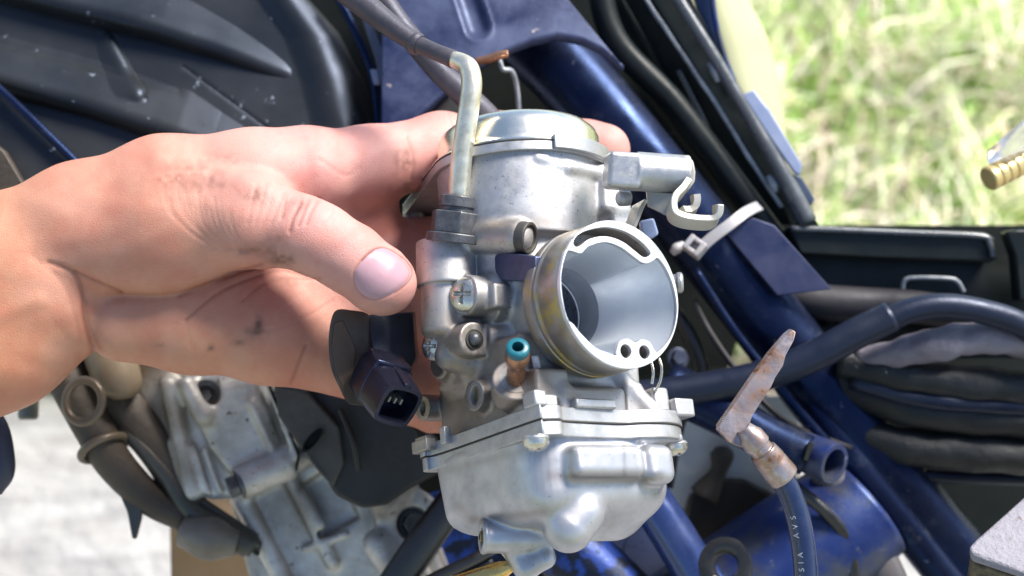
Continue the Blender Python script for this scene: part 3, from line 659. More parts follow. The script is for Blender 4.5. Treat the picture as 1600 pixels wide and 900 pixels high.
    for q_ in (744, 753): 
        p1 = H(q_, 296, 2, -150); mb.box(Frame(cam(q_, 306, -25), (1, 0, -.5), (0, 1, -.2), (.4, .2, 1)), (-2, -12, -60), (2, 12, 3))
    # ---- screws and details on the left side
    phillips('screw', K.c((-151, 27, -196)), nrm(-Rv + .55 * Fv), 27, root)
    mb = MB(); mb.lathe(axframe(K.c((-150, 27, -197)), nrm(-Rv + .55 * Fv)), [(-16, 31), (0, 31)], 40); mb.build('washer', M['castd'], root, bev=1)
    q = H(741, 530, 0, -142); bf = axframe(K.c((-142, q[1], q[2])), Fv)
    mb = MB(); mb.lathe(bf, [(-1, 16), (1.2, 16), (1.4, 12.5)], 32); mb.build('recess', M['hole'], root)
    mb = MB(); mb.lathe(bf, [(1, 12), (5, 11), (9, 8), (11, 4), (11.5, 1)], 24); mb.build('ball_plug', M['nut'], root, ang=None)
    p = cam(678, 541, -52); phillips('screw', p, (-.62, .1, .75), 22, root, 'steel')
    mb = MB(); mb.lathe(axframe(p, (-.62, .1, .75)), [(-70, 22), (-4, 22), (-2, 24), (1, 22)], 36); mb.build('boss', M['castd'], root, bev=1)
    nd = nrm((.03, .60, .80)); nf = axframe(cam(806, 592, 62), nd)
    mb = MB(); mb.lathe(nf, [(-2, 15), (16, 14.5), (34, 13.5), (42, 14), (50, 17), (58, 18.5), (68, 18.5), (74, 17)], 36, capa=False, capb=False); mb.build('nipple', M['copper'], root, ang=60)
    mb = MB(); mb.lathe(nf, [(72, 16), (75, 17.5), (84, 17.5), (87, 15.5), (87, 9), (56, 8.5)], 36, capa=False, capb=False); mb.build('nipple_ring', M['teal'], root, ang=60)
    mb = MB(); mb.lathe(nf, [(58, 9.2), (60, 9.2)], 20); mb.build('nipple_bore', M['hole'], root)
    mb = MB(); mb.lathe(nf, [(.0, 25), (1, 25)], 36); mb.build('nipple_seat', M['castd'], root)
    mb = MB(); mb.pixprism([(830, 556, 70), (842, 555, 70), (848, 588, 70), (846, 600, 70), (836, 598, 70)], 60); mb.build('lug', M['cast2'], root, bev=2.5)
    for (px, py, r_, m_) in ((663, 637, 22, 'hole'), (744, 618, 25, 'olive')):
        p = H(px, py, 0, -140); f_ = axframe(K.c((-140, p[1], p[2])), -Rv)
        mb = MB(); mb.lathe(f_, [(-1, r_ - 3), (1.5, r_ - 3), (1.5, r_ * .62), (-13, r_ * .5)], 36, capa=False, capb=False); mb.build('bushing', M['castd'] if m_ == 'olive' else M['olive2'], root, bev=.6)
        mb = MB(); mb.lathe(f_, [(-14, r_ * .5), (-5 if m_ == 'olive' else -9, r_ * .44)], 30); mb.build('jet', M[m_], root)
    # socket bolt in the pocket under the chamber
    p = cam(829, 372, 4); f_ = axframe(p, (.86, -.10, .50))
    mb = MB(); mb.lathe(f_, [(-30, 25), (-14, 25.5), (-3, 26), (0, 25), (0, 20), (-14, 18)], 36, capa=False, capb=False); mb.build('bolt', M['boltd'], root, bev=1)
    mb = MB(); mb.lathe(f_, [(-14, 17), (-9, 15)], 6); mb.build('bolt_socket', M['hole'], root)
    # plate coloured dark blue for the shadowy recess behind
    mb = MB(); P3 = [K.c(H(px, py, 0, -107)) for px, py in ((736, 388), (775, 392), (836, 400), (836, 440), (740, 436))]
    mb.add(P3 + [v + Rv * 30 for v in P3], [[4, 3, 2, 1, 0], [5, 6, 7, 8, 9]] + [[i, (i + 1) % 5, (i + 1) % 5 + 5, i + 5] for i in range(5)]); mb.build('web_plate', M['bluealu'], root, bev=2, fixn=True)
    mb = MB(); mb.lathe(axframe(K.c(H(760, 417, 0, -107)), -Rv), [(-2, 12), (.8, 12)], 24, ex=1.2); mb.build('slot', M['castd'], root)

    # ---- float bowl flange (body side), gasket and bowl
    qa = cam(838, 658, 131); qb = cam(1092, 661, -28); qc = cam(655, 722, -117); F2 = nrm(qa - qc); R2 = qb - qa; R2 = nrm(R2 - F2 * (R2 @ F2)); U2 = np.cross(F2, R2)
    KB = Frame((0, 0, 0), R2, U2, F2); KB.o = qa - KB.c((-138, -216, -60))
    O2 = [KB.hit(px, py, 1, -215) for px, py in ((838, 668), (866, 658), (905, 664), (945, 668), (990, 664), (1030, 658), (1090, 664))]
    fo = [(-138, -72), (-128, -58), (-100, -52), (-84, -62), (-20, -66), (40, -66), (70, -56), (112, -52), (150, -62), (182, -92), (176, -130), (150, -150), (140, -320), (150, -350), (130, -372), (80, -360), (-60, -360), (-110, -372), (-142, -372), (-150, -350), (-138, -320)]
    fo = curve2(fo, 4).tolist()
    def slab(P, lo, hi, name, m, bev, off=0):
        P = np.array(P); c = P.mean(0); 
        if off: P = np.array([p + nrm(p - c) * off for p in P])
        mb = MB(); n = len(P); v = [KB.c((p[0], lo, p[1])) for p in P] + [KB.c((p[0], hi, p[1])) for p in P]
        mb.add(v, [list(range(n)), list(range(n, 2 * n))[::-1]] + [[i, i + n, (i + 1) % n + n, (i + 1) % n] for i in range(n)]); return mb.build(name, M[m], root, bev=bev, fixn=True)
    slab(fo, -213, -192, 'body_flange', 'cast2', 2.5); slab(fo, -214.6, -213, 'gasket', 'gasket', 0, -.2); slab(fo, -236, -214.6, 'bowl_flange', 'cast2', 5, -3)
    # upstands on the flange
    for (pts, lo, hi) in ((((804, 628), (845, 630), (846, 660), (804, 656)), 0, 0),): pass
    mb = MB(); mb.box(KB, (-142, -194, -84), (-120, -170, -52)); mb.box(KB, (-122, -194, -80), (-98, -176, -54)); mb.build('lug', M['cast2'], root, bev=3)
    mb = MB(); mb.box(KB, (112, -194, -104), (146, -150, -70)); mb.build('lug', M['cast2'], root, bev=7, seg=3)
    mb = MB(); mb.box(KB, (144, -200, -96), (186, -170, -58)); mb.build('lug', M['cast2'], root, bev=4, seg=3)
    mb = MB(); mb.box(KB, (-60, -193, -80), (20, -178, -58)); mb.build('lug', M['cast2'], root, bev=3)
    mb = MB(); mb.box(KB, (-152, -206, -372), (-138, -180, -340)); mb.box(KB, (-158, -206, -330), (-138, -186, -374)); mb.build('lug', M['castd'], root, bev=2)
    mb = MB(); mb.box(KB, (-150, -204, -300), (-136, -176, -286)); mb.build('lug', M['cast2'], root, bev=2)
    # bowl casting
    g = SDF((-175, -440, -400), (200, -217, 0), 2.4, KB)
    bo = curve2([(-130, -128), (-112, -92), (-72, -74), (0, -72), (90, -70), (140, -84), (156, -120), (136, -200), (130, -330), (60, -350), (-80, -350), (-132, -352), (-140, -300), (-137, -200)], 3)
    g.poly(bo, 1, -352, -190, 44, 10, taper=.10)
    g.cap((-10, -318, -190), (80, -322, -170), 58, k=24)
    # raised block across the front with rounded right end
    g.box((-76, -296, -110), (62, -250, -52), 12, 12); g.cyl((60, -270, -110), (114, -270, -110), 32, 12, 10); g.box((64, -308, -120), (124, -246, -50), 18, 8)
    g.box((64, -240, -130), (160, -226, -66), 4, 10)
    # lower boss and drain pipes
    b1 = KB.A @ (cam(902, 800, 58) - KB.o); b2 = KB.A @ (cam(888, 822, 66) - KB.o)
    g.cap(b1 + np.array((6, 4, -30)), b1 + np.array((4, -2, 2)), 36, 36, k=9); g.cap(b1, b2, 36, 40, k=11)
    c1 = KB.A @ (cam(752, 839, 22) - KB.o); c2 = KB.A @ (cam(860, 839, -2) - KB.o)
    g.cyl(c1, c2, 25, 3, 8); g.cyl(c1, c1 + nrm(c2 - c1) * 6, 27, 2, 3)
    c3 = KB.A @ (cam(800, 850, 0) - KB.o); c4 = KB.A @ (cam(822, 886, 6) - KB.o); c5 = KB.A @ (cam(852, 872, 14) - KB.o)
    g.cap(c3, c4, 22, 20, k=8); g.cap(c4, c5, 18, 17, k=8)
    g.cyl(c1 - nrm(c2 - c1) * 10, c1 + nrm(c2 - c1) * 14, 14, 1, 2, sub=True)
    V, Q = g.mesh(2); o = quadmesh('float_bowl', V, Q, M['bowl'], root); x, y = project(V)
    st = .75 * np.exp(-(segdist(x, y, [(862, 745), (960, 748), (1000, 752), (1030, 742)]) / 9)**2) + .6 * np.exp(-(segdist(x, y, [(740, 812), (800, 806), (850, 800)]) / 7)**2) + .5 * np.exp(-(segdist(x, y, [(735, 808), (715, 790)]) / 10)**2) + .55 * np.exp(-(segdist(x, y, [(975, 695), (976, 742)]) / 3)**2) + .4 * np.exp(-(segdist(x, y, [(830, 700), (700, 735), (680, 740)]) / 9)**2) + .3 * np.exp(-(segdist(x, y, [(862, 690), (860, 735)]) / 8)**2)  # dark reflection band under the block and shade in seams painted in
    st = np.clip(st, 0, .9)[:, None]; setcol(o.data, 'tone', np.array((.50, .505, .53)) * (1 - st) + np.array((.22, .19, .17)) * st)
    mb = MB(); dn = KB.A.T @ nrm(c2 - c1); mb.lathe(axframe(KB.c(c1), -dn), [(-10, 14), (-6, 9), (2, 9), (3, 5), (-6, 5)], 28, capa=False); mb.build('drain_screw', M['olive'], root)
    mb = MB(); mb.tube([(800, 884, 0), (780, 892, 0), (745, 903, 0), (700, 918, -2)], [9, 15, 15, 15], 16, 3); mb.build('overflow_nozzle', M['brass'], root)
    # bowl screws
    for px, py, f_ in ((845, 698, -60), (1062, 696, -78)):
        p = KB.hit(px, py, 2, f_); 
        mb = MB(); mb.lathe(axframe(KB.c((p[0], -238, f_ - 10)), -U2), [(0, 20), (4, 20)], 30); mb.build('washer', M['cast2'], root, bev=1)
        phillips('screw', KB.c((p[0], -242, f_ - 10)), -U2, 19, root, 'steel', 17)
    # ---- throttle sensor with black socket on the left
    mb = MB(); mb.pixprism([(575, 492, -100), (645, 488, -130), (650, 560, -120), (632, 600, -95), (585, 570, -75)], 60); mb.build('sensor_housing', M['black'], root, bev=3, fixn=True)
    mb = MB(); oc = curve2([(526, 484), (548, 487), (566, 515), (578, 548), (574, 580), (560, 620), (545, 632), (530, 606), (517, 575), (513, 535), (517, 500)], 3)
    mb.pixprism([(p[0], p[1], -62 - (p[0] - 513) * .5) for p in oc], 22, back=(26, -4, -20)); sp = mb.build('sensor_plate', M['brown2'], root, bev=2, fixn=True)
    mb = MB(); mb.pixprism([(p[0], p[1], -60 - (p[0] - 513) * .5) for p in ((522, 505), (536, 500), (556, 545), (552, 580), (536, 605), (524, 580), (518, 540))], 3); mb.build('label_face', M['brown'], sp, bev=1)
    sd_ = nrm((.42, -.46, .78)); so = cam(623, 634, 6); sf = axframe(so, sd_, (.35, .9, .1))
    sec = [(-33, -22), (-24, -33), (20, -36), (32, -26), (35, 14), (24, 30), (-18, 32), (-33, 20)]
    sec = curve2(sec, 3).tolist(); n = len(sec)
    rows = []
    for h_, s_ in ((-105, 1.12), (-60, 1.16), (-58, 1.12), (-6, 1.02), (0, 1.0), (0, .82), (-40, .8)): rows.append([sf.c((p[0] * s_, p[1] * s_, h_)) for p in sec])
    mb = MB(); mb.loft(rows, True); mb.f.append([6 * n + i for i in range(n)]); mb.f.append(list(range(n))[::-1]); so_ = mb.build('socket', M['gloss'], root, ang=28, fixn=True)
    for k in (-11, 0, 11):
        mb = MB(); mb.box(sf, (k - 2, -5, -39), (k + 2, 5, -14)); mb.build('pin', M['castd'], so_, bev=.8)
    mb = MB(); mb.box(sf, (-6, 31, -60), (8, 38, -2)); mb.build('latch', M['gloss'], so_, bev=1.5)
    mb = MB(); mb.box(sf, (-36, 20, -100), (30, 42, -56)); mb.build('socket_shoulder', M['gloss'], root, bev=4)

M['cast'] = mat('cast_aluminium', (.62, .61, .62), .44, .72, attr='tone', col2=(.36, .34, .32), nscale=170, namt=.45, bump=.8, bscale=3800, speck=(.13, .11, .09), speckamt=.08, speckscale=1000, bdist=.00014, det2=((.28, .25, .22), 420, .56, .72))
M['cast2'] = mat('clean_cast_aluminium', (.50, .50, .505), .4, .75, col2=(.34, .33, .325), nscale=200, namt=.5, det2=((.30, .28, .26), 400, .58, .74), bump=.7, bscale=3800, speck=(.25, .22, .2), speckamt=.02, speckscale=1000, bdist=.00014)
M['slidewall'] = mat('throat_wall', (.34, .37, .43), .45, .3, col2=(.22, .25, .31), nscale=100, namt=.5)
M['bracket2'] = mat('bracket_shade_steel', (.42, .39, .33), .5, .7, col2=(.36, .33, .28), nscale=200, namt=.4, bump=.3)
M['palebl'] = mat('pale_blue_plastic', (.35, .42, .62), .3, 0, col2=(.2, .26, .45), nscale=200, namt=.5, bump=.3, bscale=500)
M['rub'] = mat('cable_rubber', (.035, .033, .04), .45, 0, col2=(.10, .085, .09), nscale=120, namt=.5, bump=.3, bscale=1500, tint=(.75, .8, 1))
M['boltd'] = mat('dirty_bolt', (.085, .08, .075), .5, .6, col2=(.07, .06, .05), nscale=200, namt=.6, bump=.5, bscale=1500)
M['olive2'] = mat('bushing_grey', (.36, .34, .27), .45, .7, col2=(.22, .2, .14), nscale=300, namt=.5, bump=.3)
M['bluealu'] = mat('blue_stained_aluminium', (.07, .09, .18), .45, .6, col2=(.05, .05, .07), nscale=150, namt=.5, bump=.3)  # dark blue paints the shade of the recess into the plate
M['brown2'] = mat('sensor_plate_brown', (.085, .062, .045), .5, 0, col2=(.06, .045, .033), nscale=200, namt=.5, bump=.2)
hand()
carburetor()
#BACKGROUND
# ------------------------------------------------------------------ ground, path, grass
M['ground'] = mat('soil', (.20, .19, .10), .9, 0, col2=(.22, .24, .10), nscale=9, namt=.6, bump=.6, bscale=60, bdist=.01)
M['path'] = mat('concrete', (.48, .465, .44), .85, 0, col2=(.33, .31, .29), nscale=30, namt=.5, bump=.9, bscale=45, bdist=.012, streak=((1.0, 6, 1), (.24, .23, .22), 9, (0, 0, .5)))
def ground():
    def sheet(name, x0, x1, y0, y1, z, m, nx=1, ny=1, hf=None):
        xs = np.linspace(x0, x1, nx + 1); ys = np.linspace(y0, y1, ny + 1); X, Y = np.meshgrid(xs, ys); Z = np.full_like(X, z) if hf is None else z + hf(X, Y)
        V = np.stack([X, Y, Z], 2).reshape(-1, 3); f = [[j * (nx + 1) + i, j * (nx + 1) + i + 1, (j + 1) * (nx + 1) + i + 1, (j + 1) * (nx + 1) + i] for j in range(ny) for i in range(nx)]
        me = bpy.data.meshes.new(name); me.from_pydata(V.tolist(), [], f); me.update(); smooth(me, None); return tag(link(name, me, m), kind='structure')
    sheet('ground', -250, 250, -150, 350, -.012, M['ground'])
    def hf(X, Y): return .004 * np.sin(X * 9 + 2 * np.sin(Y * 23)) * np.sin(Y * 61 + 1.5 * np.sin(X * 17)) + .003 * np.sin(X * 43 + Y * 71)
    sheet('path', -2.2, 2.2, -.6, .86, 0, M['path'], 160, 110, hf)
    def blades(name, n, cols, wts, lmin, lmax, wmin, wmax, flat, label, ylo=.88, yhi=3.6):
        x = rng.uniform(-.6, 2.6, n); y = ylo + (yhi - ylo) * rng.random(n)**1.3; keep = x < .75 + y * .6; x, y = x[keep], y[keep]; n = len(x)
        # clumps
        c = np.sin(x * 7 + 1.3 * np.sin(y * 5)) * np.sin(y * 8 + 1.1 * np.sin(x * 6)); L = rng.uniform(lmin, lmax, n) * (1 + .35 * c); W = rng.uniform(wmin, wmax, n)
        a = rng.uniform(0, 2 * np.pi, n); lean = rng.uniform(flat[0], flat[1], n); d = np.stack([np.cos(a), np.sin(a)], 1); s_ = np.stack([-np.sin(a), np.cos(a)], 1)
        ts = [0, .35, .7, 1]; ws = [1, .95, .6, .05]; V = []
        for t, w_ in zip(ts, ws):
            r = L * np.sin(lean * t) * t * 1.0; z = L * (np.cos(lean * t * .9)) * t + .004; z = np.where(lean > 1.4, .01 + .02 * np.sin(t * 3) + rng.random(n) * .012, z)
            if t == 0: z = z * 0
            for sg in (-1, 1):
                V.append(np.stack([x + d[:, 0] * r + sg * s_[:, 0] * W * w_ / 2, y + d[:, 1] * r + sg * s_[:, 1] * W * w_ / 2, z + sg * W * .15], 1))
        V = np.stack(V, 1).reshape(-1, 3); b = np.arange(n) * 8; Q = np.concatenate([np.stack([b + 2 * k, b + 2 * k + 1, b + 2 * k + 3, b + 2 * k + 2], 1) for k in range(3)])
        me = bpy.data.meshes.new(name); me.vertices.add(len(V)); me.vertices.foreach_set('co', V.astype(np.float32).ravel()); me.loops.add(Q.size); me.loops.foreach_set('vertex_index', Q.astype(np.int32).ravel())
        me.polygons.add(len(Q)); me.polygons.foreach_set('loop_start', np.arange(0, Q.size, 4, dtype=np.int32)); me.polygons.foreach_set('loop_total', np.full(len(Q), 4, np.int32)); me.update(calc_edges=True)
        ci = rng.choice(len(cols), n, p=np.array(wts) / sum(wts)); C = np.array(cols)[ci] * rng.uniform(.6, 1.35, (n, 1)) * 1.12 * (1 + .3 * np.sin(x * 11 + 2 * np.sin(y * 6)) * np.sin(y * 13))[:, None]; setcol(me, 'tone', np.repeat(C, 8, 0))
        tag(link(name, me, M['blade']), label, 'grass' if 'grass' in name else 'straw', kind='stuff')
    blades('grass', 60000, [(.22, .44, .06), (.44, .68, .14), (.66, .80, .32), (.90, .86, .66)], [2, 3, 4, 5], .05, .11, .0025, .006, (.3, 1.3), 'sunlit light green grass growing beyond the motorcycle')
    blades('dry_straw', 17000, [(.70, .58, .42), (.82, .72, .58), (.58, .46, .33)], [3, 2, 1], .08, .18, .003, .006, (1.2, 1.57), 'pale dry straw lying among the sunlit green grass')
m_ = mat('grass_blade', (.3, .4, .1), .55, 0, attr='tone', rvar=.05); m_.node_tree.nodes['Principled BSDF'].inputs['Subsurface Weight'].default_value = 0
M['blade'] = m_

# ------------------------------------------------------------------ materials of the motorcycle
M['fair'] = mat('fairing_plastic', (.010, .012, .014), .36, 0, col2=(.034, .034, .032), nscale=9, namt=.6, bump=.25, bscale=1400, speck=(.22, .25, .30), speckamt=.035, speckscale=170, detail=5, tint=(.6, .72, 1), spec=.38)
M['frame'] = mat('frame_paint', (.004, .006, .018), .3, .05, col2=(.010, .013, .026), nscale=35, namt=.5, bump=.15, bscale=900, tint=(.22, .4, 1), spec=.42, speck=(.06, .07, .10), speckamt=.04, speckscale=160, det2=((.045, .05, .065), 70, .55, .75))  # near-black paint; blue specular tint puts the sky's sheen into its highlights
M['blue'] = mat('blue_paint', (.008, .018, .095), .42, .1, col2=(.040, .042, .052), nscale=52, namt=.9, det2=((.08, .085, .11), 150, .58, .7), bump=.2, bscale=700, tint=(.45, .6, 1), spec=.9, speck=(.2, .24, .36), speckamt=.04, speckscale=150)
M['bluemot'] = mat('blue_dirty_paint', (.01, .03, .16), .4, .1, col2=(.004, .005, .006), nscale=130, namt=1.05, bump=.4, bscale=400, tint=(.5, .6, 1))
M['shell'] = mat('dusty_blue_shell', (.010, .014, .045), .40, .1, col2=(.06, .072, .13), nscale=34, namt=.8, bump=.2, bscale=900, tint=(.6, .7, 1), speck=(.3, .26, .24), speckamt=.04, speckscale=110, spec=.5)
M['inner'] = mat('inner_black', (.005, .007, .006), .6, 0, col2=(.010, .013, .012), nscale=20, namt=.5, bump=.3, bscale=300, spec=.15)
M['cover'] = mat('side_cover_black', (.006, .007, .008), .34, 0, col2=(.012, .013, .015), nscale=40, namt=.5, bump=.2, bscale=700, tint=(.7, .8, 1), spec=.4)
M['edge'] = mat('worn_edge_plastic', (.16, .18, .20), .3, 0, col2=(.4, .42, .44), nscale=90, namt=.6, bump=.4, bscale=500, spec=.8)
M['paleb'] = mat('pale_blue_clip', (.22, .27, .42), .35, 0, col2=(.35, .38, .5), nscale=60, namt=.5, bump=.2)
M['beige'] = mat('beige_cover', (.42, .42, .22), .5, 0, col2=(.5, .49, .3), nscale=12, namt=.5, bump=.1)
M['conduit'] = mat('conduit_rubber', (.006, .009, .022), .4, 0, col2=(.014, .017, .026), nscale=50, namt=.5, bump=.35, bscale=900, tint=(.7, .78, 1), spec=.45, speck=(.05, .055, .07), speckamt=.03, speckscale=200)
M['bundle'] = mat('harness_wrap', (.006, .007, .007), .5, 0, spec=.4, col2=(.022, .024, .025), nscale=30, namt=.6, bump=.6, bscale=250, bdist=.0012, speck=(.35, .34, .33), speckamt=.0, speckscale=200)
M['tape'] = mat('grey_tape', (.13, .11, .13), .42, 0, col2=(.30, .27, .30), nscale=40, namt=.6, bump=.8, bscale=160, bdist=.0015)
M['white'] = mat('nylon_tie', (.38, .38, .41), .4, 0, col2=(.34, .28, .21), nscale=90, namt=.35, bump=.15, sss=.2)
M['term'] = mat('tinned_terminal', (.42, .36, .35), .34, .75, col2=(.24, .13, .08), nscale=150, namt=.7, bump=.15, bscale=700, bdist=.0002, speck=(.20, .08, .03), speckamt=.10, speckscale=170)
M['wire'] = mat('wire_sheath', (.010, .016, .05), .22, 0, col2=(.02, .03, .07), nscale=200, namt=.5, bump=.15, tint=(.7, .8, 1), spec=.8)
M['print'] = mat('white_print', (.42, .43, .48), .5, 0)
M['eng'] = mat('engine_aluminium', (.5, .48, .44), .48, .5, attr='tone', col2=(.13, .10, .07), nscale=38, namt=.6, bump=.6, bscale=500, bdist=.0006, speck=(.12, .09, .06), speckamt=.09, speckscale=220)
M['plate'] = mat('crankcase_cover', (.80, .78, .70), .5, 0, col2=(.66, .64, .56), nscale=30, namt=.5, bump=.3, bscale=500)
M['mud'] = mat('muddy_rubber', (.035, .026, .018), .6, 0, col2=(.08, .058, .038), nscale=40, namt=.6, bump=.6, bscale=300, bdist=.001)  # also colours the solid shadow shapes on the crankcase cover
M['tan'] = mat('oxidised_pipe', (.26, .20, .13), .45, .2, col2=(.14, .10, .065), nscale=30, namt=.6, bump=.3, bscale=400)
M['card'] = mat('cardboard', (.24, .15, .075), .85, 0, col2=(.17, .11, .055), nscale=30, namt=.5, bump=.3, bscale=300, speck=(.10, .06, .03), speckamt=.02, speckscale=60)
M['boot'] = mat('rubber_boot', (.007, .007, .007), .5, 0, spec=.4, col2=(.026, .024, .023), nscale=50, namt=.5, bump=.4, bscale=500)
M['bootl'] = mat('rubber_boot_dusty', (.042, .040, .037), .6, 0, col2=(.022, .021, .020), nscale=50, namt=.5, bump=.4, bscale=500)  # greyer than the boot rubber; used for its raised flap
M['worn'] = mat('worn_white_paint', (.30, .285, .31), .6, 0, col2=(.25, .23, .27), nscale=60, namt=.5, bump=1, bscale=300, bdist=.002, det2=((.10, .10, .26), 140, .62, .67), speck=(.20, .16, .14), speckamt=.09, speckscale=300)
M['rust'] = mat('scabbed_underside', (.20, .15, .08), .7, .1, col2=(.04, .04, .03), nscale=160, namt=.8, bump=1, bscale=500, bdist=.001)
M['navy'] = mat('navy_rubber', (.02, .025, .05), .5, 0, col2=(.04, .045, .07), nscale=60, namt=.5)
M['disc'] = mat('blue_grey_disc', (.14, .17, .30), .35, .3, col2=(.2, .22, .32), nscale=40, namt=.5, bump=.1)
gl = mat('clear_plastic', (.9, .88, .84), .12, 0, rvar=.04); gl.node_tree.nodes['Principled BSDF'].inputs['Transmission Weight'].default_value = .85; M['clear'] = gl

def motorcycle():
    bike = thing('motorcycle', 'black and blue motorcycle with its side open, frame tubes, fairing and engine behind the hand', 'motorcycle', Vector((0.05, 0.45, 0.0)))
    # --- moulded inner fairing, top left: relief sheet
    ex = np.interp
    def xe(y): return ex(y, [-60, 0, 60, 130, 195, 330], [455, 492, 536, 562, 578, 590])
    def ridge(x, y, pts, H, Wup, Wdn, taper):
        x = x[..., None]; y = y[..., None]; best = np.full(x.shape[:-1], 1e9); out = np.zeros(x.shape[:-1]); tot = sum(math.hypot(b[0]-a[0], b[1]-a[1]) for a, b in zip(pts[:-1], pts[1:])); acc = 0
        x = x[..., 0]; y = y[..., 0]
        for a, b in zip(pts[:-1], pts[1:]):
            e = np.array((b[0] - a[0], b[1] - a[1]), float); L = np.hypot(*e); t = np.clip(((x - a[0]) * e[0] + (y - a[1]) * e[1]) / L**2, 0, 1)
            dx = x - a[0] - t * e[0]; dy = y - a[1] - t * e[1]; d = np.hypot(dx, dy); sg = np.where(e[0] * dy - e[1] * dx < 0, 1, -1)
            s_ = (acc + t * L) / tot; tp = np.clip((1 - s_) / taper, 0, 1)**.7
            wu = Wup * tp + 4; wd = Wdn * (tp * .6 + .4); h = H * tp * np.where(sg > 0, np.clip(1 - d / wu, 0, 1), np.clip(1 - d / wd, 0, 1)**.8)
            m_ = d < best; out = np.where(m_, h, out); best = np.minimum(best, d); acc += L
        return out
    nx, ny = 230, 130; ys = np.linspace(-60, 330, ny); rows = []
    T = np.linspace(0, 1, nx); X = np.array([[-70 + (xe(y) + 70) * (1 - (1 - t)**1.25) for t in T] for y in ys]); Y = np.repeat(ys[:, None], nx, 1)
    D = -520 - .42 * (330 - Y) * .9 - (X - 300) * .08
    D = D + ridge(X, Y, [(-80, -40), (100, 8), (250, 46), (350, 80), (410, 103), (454, 120)], 46, 60, 16, .45)
    D = D + ridge(X, Y, [(-80, 106), (20, 132), (150, 166), (240, 196), (330, 226), (430, 252)], 40, 60, 15, .3)
    D = D + ridge(X, Y, [(218, 150), (198, 118), (176, 76), (158, 36)], 17, 30, 6, .8) * np.clip((168 - Y) / 16, 0, 1)
    D = D - 14 * np.exp(-(segdist(X, Y, [(-60, 60), (170, 118), (280, 150)]) / 7)**2) * 0.25 - 3 * np.exp(-(segdist(X, Y, [(290, 110), (420, 205)]) / 3)**2)
    u = np.clip((xe(Y) - X) / 95, 0, 1); D = D + 24 * np.sin(np.clip(1 - u, 0, 1) * math.pi)**2 - 46 * (np.clip(1 - (xe(Y) - X) / 26, 0, 1))**2
    mb = MB(); mb.loft([[cam(X[j, i], Y[j, i], D[j, i]) for i in range(nx)] for j in range(ny)]); o = mb.build('inner_fairing', M['fair'], bike, ang=None)
    o.modifiers.new('t', 'SOLIDIFY').thickness = .003; tag(o, 'black moulded plastic panel with raised fins and dust specks')
    def pp(name, pts, th, m, bev=2, **k): mb = MB(); mb.pixprism(pts, th, **k); return mb.build(name, M[m], bike, bev=bev, fixn=True)
    def tb(name, pts, r, m, n=20, res=8, par=bike, **k): mb = MB(); mb.tube(pts, r, n, res, **k); return mb.build(name, M[m], par, ang=None if not k.get('hard') else 30)
    tb('rolled_rim', [(xe(y) - 6, y, -575 - .38 * (330 - y) - (xe(y) - 300) * .08 + 14) for y in (-55, 0, 60, 130, 195, 320)], 11, 'rim', 18)
    pp('lower_fairing', [(-60, 70, -500), (0, 135, -480), (60, 190, -470), (140, 268, -460), (200, 330, -455), (60, 340, -440), (-60, 300, -440)], 24, 'fair', 5)
    tb('trim_strip', [(-60, 85, -478), (0, 140, -462), (60, 196, -452), (135, 270, -445), (190, 330, -440)], 7, 'frame')
    pp('fork_guard', [(-40, 200, -420), (6, 236, -415), (50, 310, -410), (80, 360, -408), (-40, 360, -415)], 20, 'mud', 3)
    # strips right of the fairing
    pp('inner_panel', [(440, -60, -640), (590, -60, -640), (640, 80, -640), (650, 230, -640), (560, 230, -640)], 20, 'inner', 2)
    pp('stay_plate', [(548, -20, -560), (562, -20, -555), (600, 80, -545), (620, 150, -540), (626, 230, -540), (606, 230, -545), (602, 160, -550), (585, 90, -555)], 16, 'edgeb', 3)
    tb('stay_rod', [(520, -20, -600), (560, 60, -590), (585, 130, -585), (592, 220, -580)], 7, 'frame')
    pp('clip', [(578, 108, -560), (590, 108, -560), (594, 132, -560), (584, 132, -560)], 10, 'paleb', 2)
    # --- blue-black shell above the carburetor: gently domed sheet with an oblong depression
    def top(x): return -60.
    def bot(x): return ex(x, [600, 640, 700, 740, 770, 790, 830, 870, 910, 940, 970], [215, 205, 150, 118, 98, 88, 73, 64, 72, 86, 112])
    nx, ny = 110, 60; rows = []
    for j in range(ny):
        row = []
        for i in range(nx):
            x = 596 + (970 - 596) * i / (nx - 1); b = bot(x); y0_ = ex(x, [860, 872, 925, 970], [-60, -20, 45, 100]) if x > 860 else -60; y = y0_ + (b - y0_) * j / (ny - 1)
            t = np.clip(((x - 728) * 18 + (y + 12) * 55) / (18**2 + 55**2), 0, 1); d = math.hypot(x - 728 - 18 * t, y + 12 - 55 * t)
            dz = -470 - .55 * (120 - y) + 14 * math.sin((x - 596) / 374 * math.pi) - 16 * (1 / (1 + math.exp((d - 15) / 2.5))) + 3 * math.exp(-((d - 21) / 4)**2) - 22 * max(0, 1 - (b - y) / 16)**2
            row.append(cam(x, y, dz))
        rows.append(row)
    mb = MB(); mb.loft(rows); o = mb.build('tank_shell', M['shell'], bike, ang=None); o.modifiers.new('t', 'SOLIDIFY').thickness = -.0018
    pp('gusset_plate', [(612, 60, -540), (700, 110, -520), (725, 150, -520), (640, 210, -530), (618, 190, -540)], 12, 'shell', 2)
    pp('gusset_plate', [(622, 190, -480), (690, 150, -470), (735, 140, -470), (745, 165, -470), (690, 210, -470), (620, 215, -480)], 12, 'bootl', 3)
    tb('rolled_edge', [(744, 96, -462), (765, 92, -458), (782, 86, -455), (794, 84, -455)], [6, 7, 7, 6], 'copper')
    tb('wire_loop', [(780, 92, -480), (786, 108, -470), (800, 112, -480), (808, 140, -500), (812, 200, -520)], 4, 'edge', 10)
